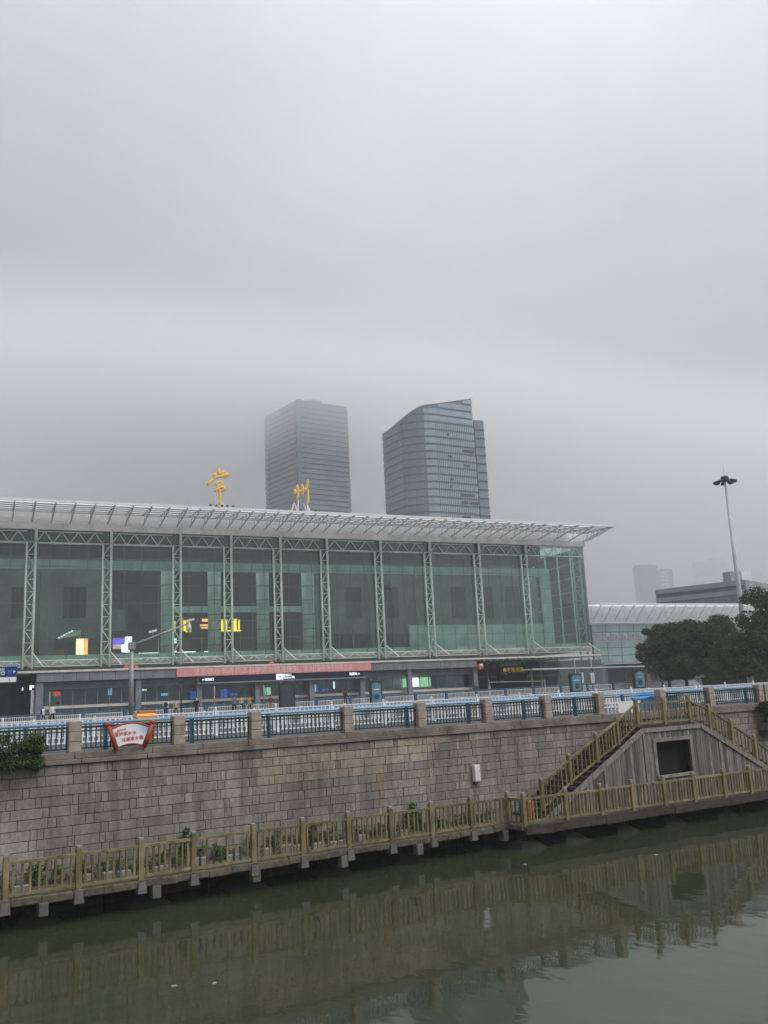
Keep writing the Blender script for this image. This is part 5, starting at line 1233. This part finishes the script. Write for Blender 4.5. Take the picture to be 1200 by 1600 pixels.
def tree(label, x, ytop, ybase, Y, rx, seed, n=14000, lean=0):
    p = P(x, ybase, Y); gz = g(p.x, Y); zt = P(x, ytop, Y).z - gz
    r_ = thing('street_tree', label, 'tree', (p.x, Y, gz), 0, 'dark broadleaf trees by the station'); q = random.Random(seed)
    MB().tube([(0, 0, -.05), (.05, 0, zt * .18), (.0, .05, zt * .4), (.1, 0, zt * .75)], [.2, .16, .13, .05], 8).build('trunk', MATS['bark'], r_, smooth_=True)
    cs = []
    for k in range(58):
        a = q.random() * 6.28; rad = rx * (.15 + .85 * q.random() ** .6); h = zt * (.17 + .71 * q.random()); fac = 1 - .5 * max(0, (h / zt - .6) / .4)
        cr = q.uniform(.5, 1.2) * rx / 3.8
        cs.append((rad * fac * math.cos(a), rad * fac * math.sin(a) * .8, min(h, zt - cr * .8), cr, .8))
    for k in range(5):
        c_ = cs[k]; MB().tube([(0, 0, zt * (.25 + .05 * k)), (c_[0] * .6, c_[1] * .6, c_[2] * .85), (c_[0], c_[1], c_[2])], [.09, .06, .025], 6).build('limb', MATS['bark'], r_, smooth_=True)
    link('crown', plant_mesh('crown', cs, n, .19, 'leaf_dark', seed), r_)
tree('dark round tree at the left end of the tree row before the wing', 1045, 968, 1062, 88, 3.3, 3)
tree('dark tree in the middle of the row, before the glass pavilion', 1072, 966, 1062, 86, 4.2, 4)
tree('tallest dark tree of the row, just left of the lamp mast', 1118, 958, 1062, 84, 4.4, 6)
tree('dark lower tree behind the foot of the lamp mast', 1150, 985, 1062, 90, 3.8, 8)
tree('big dark tree at the right edge before the lamp mast', 1212, 915, 1064, 66, 4.2, 9, 14000)
tree('dark tree hidden mostly past the right edge', 1250, 920, 1064, 72, 4.2, 14, 7000)
Y = 82.0; a_, b_ = P(1100, 1060, Y), P(1260, 1060, Y); r0 = random.Random(2)
hd = thing('clipped_hedge', 'low dark clipped hedge below the trees', 'hedge', (a_.x, Y, g(a_.x + 5, Y)))
cs = [((b_.x - a_.x) * k / 24, r0.uniform(-.3, .3), .85 + r0.uniform(-.1, .45), .95, .95) for k in range(25)]
link('foliage', plant_mesh('foliage', cs, 9000, .11, 'leaf_dark', 31), hd)
MB().bx(0, b_.x - a_.x, -.35, .35, 0, 1.0).build('stems', MATS['wood_dark'], hd)

# bush growing over the quay railing at the left edge
bx_s, _ = Wpx(26, 1160, -.35)
bs_ = thing('wall_shrub', 'leafy green shrub growing over the quay railing at the left edge', 'shrub', W(bx_s, -.2, -.42), WA)
r0 = random.Random(4); cs = []
for k in range(46):
    a = r0.uniform(-1.1, .72); h = r0.uniform(.0, .98) * (1 - .35 * abs(a)); cs.append((a, r0.uniform(-.35, .15), h, r0.uniform(.14, .26), .75))
link('foliage', plant_mesh('foliage', cs, 6500, .045, 'leaf_mid', 12), bs_)
for k in range(7):
    c_ = cs[k * 3]; MB().tube([(.05 * k - .15, .05, -.05), (c_[0] * .5, c_[1] * .6, c_[2] * .5), (c_[0], c_[1], c_[2])], [.018, .013, .006], 5).build('stem', MATS['bark'], bs_)
bx_s, _ = Wpx(1206, 1150, -.4)
bs_ = thing('wall_shrub', 'dark shrub hanging on the wall at the right edge', 'shrub', W(bx_s, -.45, -1.15), WA)
cs = [(r0.uniform(-.5, .8), r0.uniform(-.2, .2), r0.uniform(.05, 1.0), r0.uniform(.2, .3), .8) for k in range(14)]
link('foliage', plant_mesh('foliage', cs, 2200, .06, 'leaf_dark', 15), bs_)
pt_ = MB().cham((.15, .05, -.08), (1.3, .55, .34), .02).build('stone_trough', MATS['concrete'], bs_); MB().bx(-.4, .7, .2, .46, -.5, -.26).build('bracket', MATS['dark_metal'], bs_)

# weeds and white rubble at the foot of the wall, behind the balustrade
r0 = random.Random(8); wi = 0
spots = [(-1.0 + .42 * k + r0.uniform(-.12, .12)) for k in range(46)]
ws = [s for s in spots if not (7.9 > s > 7.6)]
GW = 'weeds along the wall foot'
for i, s in enumerate(ws):
    h = r0.uniform(.25, .55) * (1.25 if 5 < s < 10 else 1) * (.65 if s > 13.5 else 1); d = r0.uniform(-.5, -.25)
    o = thing('weed_clump', 'low green weed clump at the wall foot, ' + (ordinal(i) if i < 30 else ordinal(i - 30) + ' of the right part') + ' from the left', 'weed', W(s, d, ZD - .03), WA, GW)
    cs = [(r0.uniform(-.22, .22), r0.uniform(-.12, .12), r0.uniform(.08, h), r0.uniform(.09, .15), .8) for _ in range(6)]
    link('foliage', plant_mesh('foliage', cs, 260, .04, 'leaf_fresh', 100 + i), o)
    MB().tube([(0, 0, 0), (.02, 0, h * .8)], [.012, .005], 5).build('stem', MATS['bark'], o)
for (x, y, hh) in ((286, 1306, 1.0), (638, 1262, .9), (652, 1262, .7), (487, 1275, .6)):
    s, z = Wpx(x, y, -.15); o = thing('wall_weed', {286: 'tall weed standing above the rail under the left wall', 638: 'thin dark green weed climbing the stained wall', 652: 'short weed right beside the climbing one on the stained wall', 487: 'small reddish weed tuft above the rail mid wall'}[x], 'weed', W(s, -.2, ZD - .02), WA)
    cs = [(r0.uniform(-.14, .14), r0.uniform(-.06, .04), hh * (z - ZD + .15) * t_, .11, 1) for t_ in (.3, .45, .6, .75, .88, 1.0)]
    link('foliage', plant_mesh('foliage', cs, 420, .05, 'leaf_fresh', int(x)), o); MB().tube([(0, 0, 0), (.03, 0, (z - ZD) * hh)], [.015, .006], 5).build('stem', MATS['bark'], o)
GR = 'white rubble slabs on the boardwalk'
for i in range(30):
    s = .2 + i * .56 + r0.uniform(-.1, .1); w_, h_ = r0.uniform(.3, .5), r0.uniform(.14, .26)
    if r0.random() < .35: continue
    o = MB().cham((0, 0, h_ / 2), (w_, .14, h_), .02).build('white_slab', MATS['rubble_white'], None, W(s, r0.uniform(-.95, -.8), ZD - .03), WA + r0.uniform(-.12, .12))
    tag(o, 'broken white slab lying on the boardwalk behind the balustrade, ' + ordinal(min(i, 29)) + ' from the left', 'slab', GR)
s, z = Wpx(827, 1275, -1.4)
tag(MB().cham((0, 0, .32), (.22, .2, .64), .02).build('fire_box', MATS['orange_dark'], None, W(s, -1.5, ZD), WA), 'rust red box behind the balustrade at the boardwalk corner', 'box')
for i, (x, y, lab) in enumerate(((545, 1541, 'white scrap floating left'), (670, 1474, 0), (820, 1350, 0))): pass
for i, (x, y, lab) in enumerate(((272, 1541, 'small white scrap floating on the dark water at lower left'), (335, 1537, 'second small white scrap floating right of the first'), (820, 1351, 'tiny white scrap floating near the piles'), (1025, 1336, 'tiny white scrap floating below the stair deck'))):
    p = PZ(x, y, -4.45); tag(MB().cham((0, 0, 0), (.12, .07, .03), .008).build('floating_scrap', MATS['rubble_white'], None, (p.x, p.y, -4.445), i), lab, 'litter', 'floating litter')

# ================================================================== people
for nm, c_ in (('skin', (.50, .31, .22)), ('hair', (.015, .012, .01)), ('cloth_white', (.75, .75, .76)), ('cloth_black', (.02, .02, .024)), ('cloth_navy', (.03, .04, .08)), ('cloth_tan', (.48, .38, .24)), ('cloth_sage', (.20, .24, .20)), ('cloth_mustard', (.40, .24, .07)), ('cloth_maroon', (.22, .05, .06)), ('cloth_pink', (.6, .4, .38))):
    mat(nm, c_, .8, .12, 4)
def person(label, x, yh, Y, top, pants, head=0.0, stride=.0, hair='hair', h=1.68, bag=None):
    p = P(x, yh, Y); gz = g(p.x, Y); k = h / 1.70
    V = []; E_ = []; rad = []
    def a(pt, r, par=None):
        V.append(tuple(c * k for c in pt)); rad.append((r[0] * k, r[1] * k) if isinstance(r, tuple) else (r * k, r * k))
        if par is not None: E_.append((par, len(V) - 1))
        return len(V) - 1
    pel = a((0, 0, .95), (.15, .11)); sp1 = a((0, 0, 1.12), (.145, .10), pel); ch_ = a((0, 0, 1.32), (.165, .11), sp1); nk = a((0, .01, 1.46), (.06, .06), ch_); hd_ = a((0, -.01, 1.54), (.075, .085), nk); ht = a((0, -.01, 1.64), (.07, .08), hd_)
    for q_ in (-1, 1):
        sw = stride * q_
        hp = a((q_ * .09, 0, .88), .09, pel); kn = a((q_ * .10, -sw * .5 - .02, .50), .062, hp); an = a((q_ * .10, -sw + .03 * (q_ > 0), .09), .042, kn); a((q_ * .11, -sw - .13, .045), .04, an)
        shd = a((q_ * .19, 0, 1.38), .06, ch_); el = a((q_ * .24, sw * .25 + .02, 1.12), .045, shd); wr = a((q_ * .23, sw * .4 - .08, .90), .035, el); a((q_ * .22, sw * .4 - .11, .80), .03, wr)
    me = bpy.data.meshes.new('body'); me.from_pydata(V, E_, []); ob_ = bpy.data.objects.new('tmp', me); COL.objects.link(ob_)
    md = ob_.modifiers.new('s', 'SKIN'); sv = me.skin_vertices[0].data
    for i, r in enumerate(rad): sv[i].radius = r
    sv[0].use_root = True
    ob_.modifiers.new('u', 'SUBSURF').levels = 1
    dg = bpy.context.evaluated_depsgraph_get(); m2 = bpy.data.meshes.new_from_object(ob_.evaluated_get(dg)); bpy.data.objects.remove(ob_)
    m2.materials.clear()
    for nm in (top, pants, 'skin', hair, 'cloth_black'): m2.materials.append(MATS[nm])
    for po in m2.polygons:
        c_ = po.center / k; po.use_smooth = True
        if c_.z > 1.58 or (c_.z > 1.47 and c_.y > -.0): po.material_index = 3
        elif c_.z > 1.44: po.material_index = 2
        elif c_.z < .09: po.material_index = 4
        elif abs(c_.x) > .17 and c_.z < .92: po.material_index = 2
        elif c_.z < .93: po.material_index = 1
        else: po.material_index = 0
    o = link('person', m2, None, (p.x, Y, gz), head); tag(o, label, 'person')
    if bag:
        bm_ = MB().cham((0, .17 * k, 1.2 * k), (.30, .16, .42), .05).build('backpack', MATS[bag], o)
person('person in white top with dark backpack walking at the far left', 68, 1106, 88, 'cloth_white', 'cloth_black', R(60), .22, bag='cloth_navy', h=1.62)
person('person in white shirt and black trousers with backpack, right of the pair at far left', 82, 1103, 88, 'cloth_white', 'cloth_black', R(20), .2, bag='cloth_navy', h=1.78)
person('person in white top with black backpack right of the traffic pole', 259, 1093, 80, 'cloth_white', 'cloth_black', R(170), .1, bag='cloth_black', h=1.72)
person('person in tan jacket standing left of the thin camera post', 275, 1092, 84, 'cloth_tan', 'cloth_black', R(10), .05, h=1.66)
person('person in black jacket and white cap right of the thin camera post', 307, 1093, 74, 'cloth_black', 'cloth_navy', R(-40), .1, hair='cloth_white', h=1.66)
person('person in sage green top and black trousers, tallest of the walkers', 366, 1089, 76, 'cloth_sage', 'cloth_black', R(160), .08, h=1.72)
person('person in pale pink top standing back by the entrance glass', 377, 1082, 101, 'cloth_pink', 'cloth_navy', R(10), .05, h=1.7)
person('person in mustard top right of the person in sage green', 390, 1092, 78, 'cloth_mustard', 'cloth_black', R(30), .1, h=1.58)
person('person in maroon top left of the dark kiosk', 423, 1096, 76, 'cloth_maroon', 'cloth_tan', R(-30), .05, h=1.55)
person('person in black standing right of the dark kiosk', 539, 1078, 90, 'cloth_black', 'cloth_black', R(0), .05, h=1.74)
person('person in dark clothes at the corner of the grey entrance building', 744, 1070, 100, 'cloth_navy', 'cloth_black', R(0), .03, h=1.72)
person('person in white shirt under the right canopy', 764, 1065, 109, 'cloth_white', 'cloth_navy', R(15), .05, h=1.7)

# ================================================================== the murky air
hz = MB().bx(-760, 1100, -60, 1250, -7.5, 345).build('haze', mat('haze_tmp', (1, 1, 1)))
hm = bpy.data.materials.new('haze_air'); hm.use_nodes = True; t = hm.node_tree; t.nodes.clear()
o = t.nodes.new('ShaderNodeOutputMaterial'); vol = t.nodes.new('ShaderNodeVolumePrincipled'); vol.inputs['Color'].default_value = (.90, .93, .95, 1); vol.inputs['Density'].default_value = .0006; vol.inputs['Anisotropy'].default_value = .0
t.links.new(vol.outputs[0], o.inputs['Volume']); hz.data.materials.clear(); hz.data.materials.append(hm); hz['kind'] = 'stuff'

# fog bank behind the station: swallows the top of the left tower and the far blocks
lc = MB().bx(-700, 1050, 385, 1200, 1.2, 242).build('fog_bank', mat('fog_tmp', (1, 1, 1))); lc['kind'] = 'stuff'
cm = bpy.data.materials.new('fog_air'); cm.use_nodes = True; t = cm.node_tree; t.nodes.clear(); o = t.nodes.new('ShaderNodeOutputMaterial'); vol = t.nodes.new('ShaderNodeVolumePrincipled'); vol.inputs['Color'].default_value = (.985, .988, .992, 1)
geo = t.nodes.new('ShaderNodeNewGeometry'); sp3 = t.nodes.new('ShaderNodeSeparateXYZ'); t.links.new(geo.outputs['Position'], sp3.inputs[0])
def fr3(sock, a, b_, c_, d_):
    r = t.nodes.new('ShaderNodeMapRange'); r.interpolation_type = 'SMOOTHSTEP'; r.inputs[1].default_value = a; r.inputs[2].default_value = b_; r.inputs[3].default_value = c_; r.inputs[4].default_value = d_; t.links.new(sp3.outputs[sock], r.inputs[0]); return r
def fm(a, b_):
    m_ = t.nodes.new('ShaderNodeMath'); m_.operation = 'MULTIPLY'; t.links.new(a.outputs[0], m_.inputs[0]); t.links.new(b_.outputs[0], m_.inputs[1]); return m_
hi_ = fm(fr3('Z', 125, 178, 0, .034), fm(fr3('X', 220, 480, 1, .45), fr3('X', -120, 110, .35, 1))); lo_ = fr3('X', 260, 420, .0013, .0055)
ad = t.nodes.new('ShaderNodeMath'); ad.operation = 'ADD'; t.links.new(hi_.outputs[0], ad.inputs[0]); t.links.new(lo_.outputs[0], ad.inputs[1])
den = fm(fm(ad, fr3('Z', 170, 240, 1, 0)), fr3('Y', 388, 465, 0, 1))
t.links.new(den.outputs[0], vol.inputs['Density']); t.links.new(vol.outputs[0], o.inputs['Volume']); lc.data.materials.clear(); lc.data.materials.append(cm)
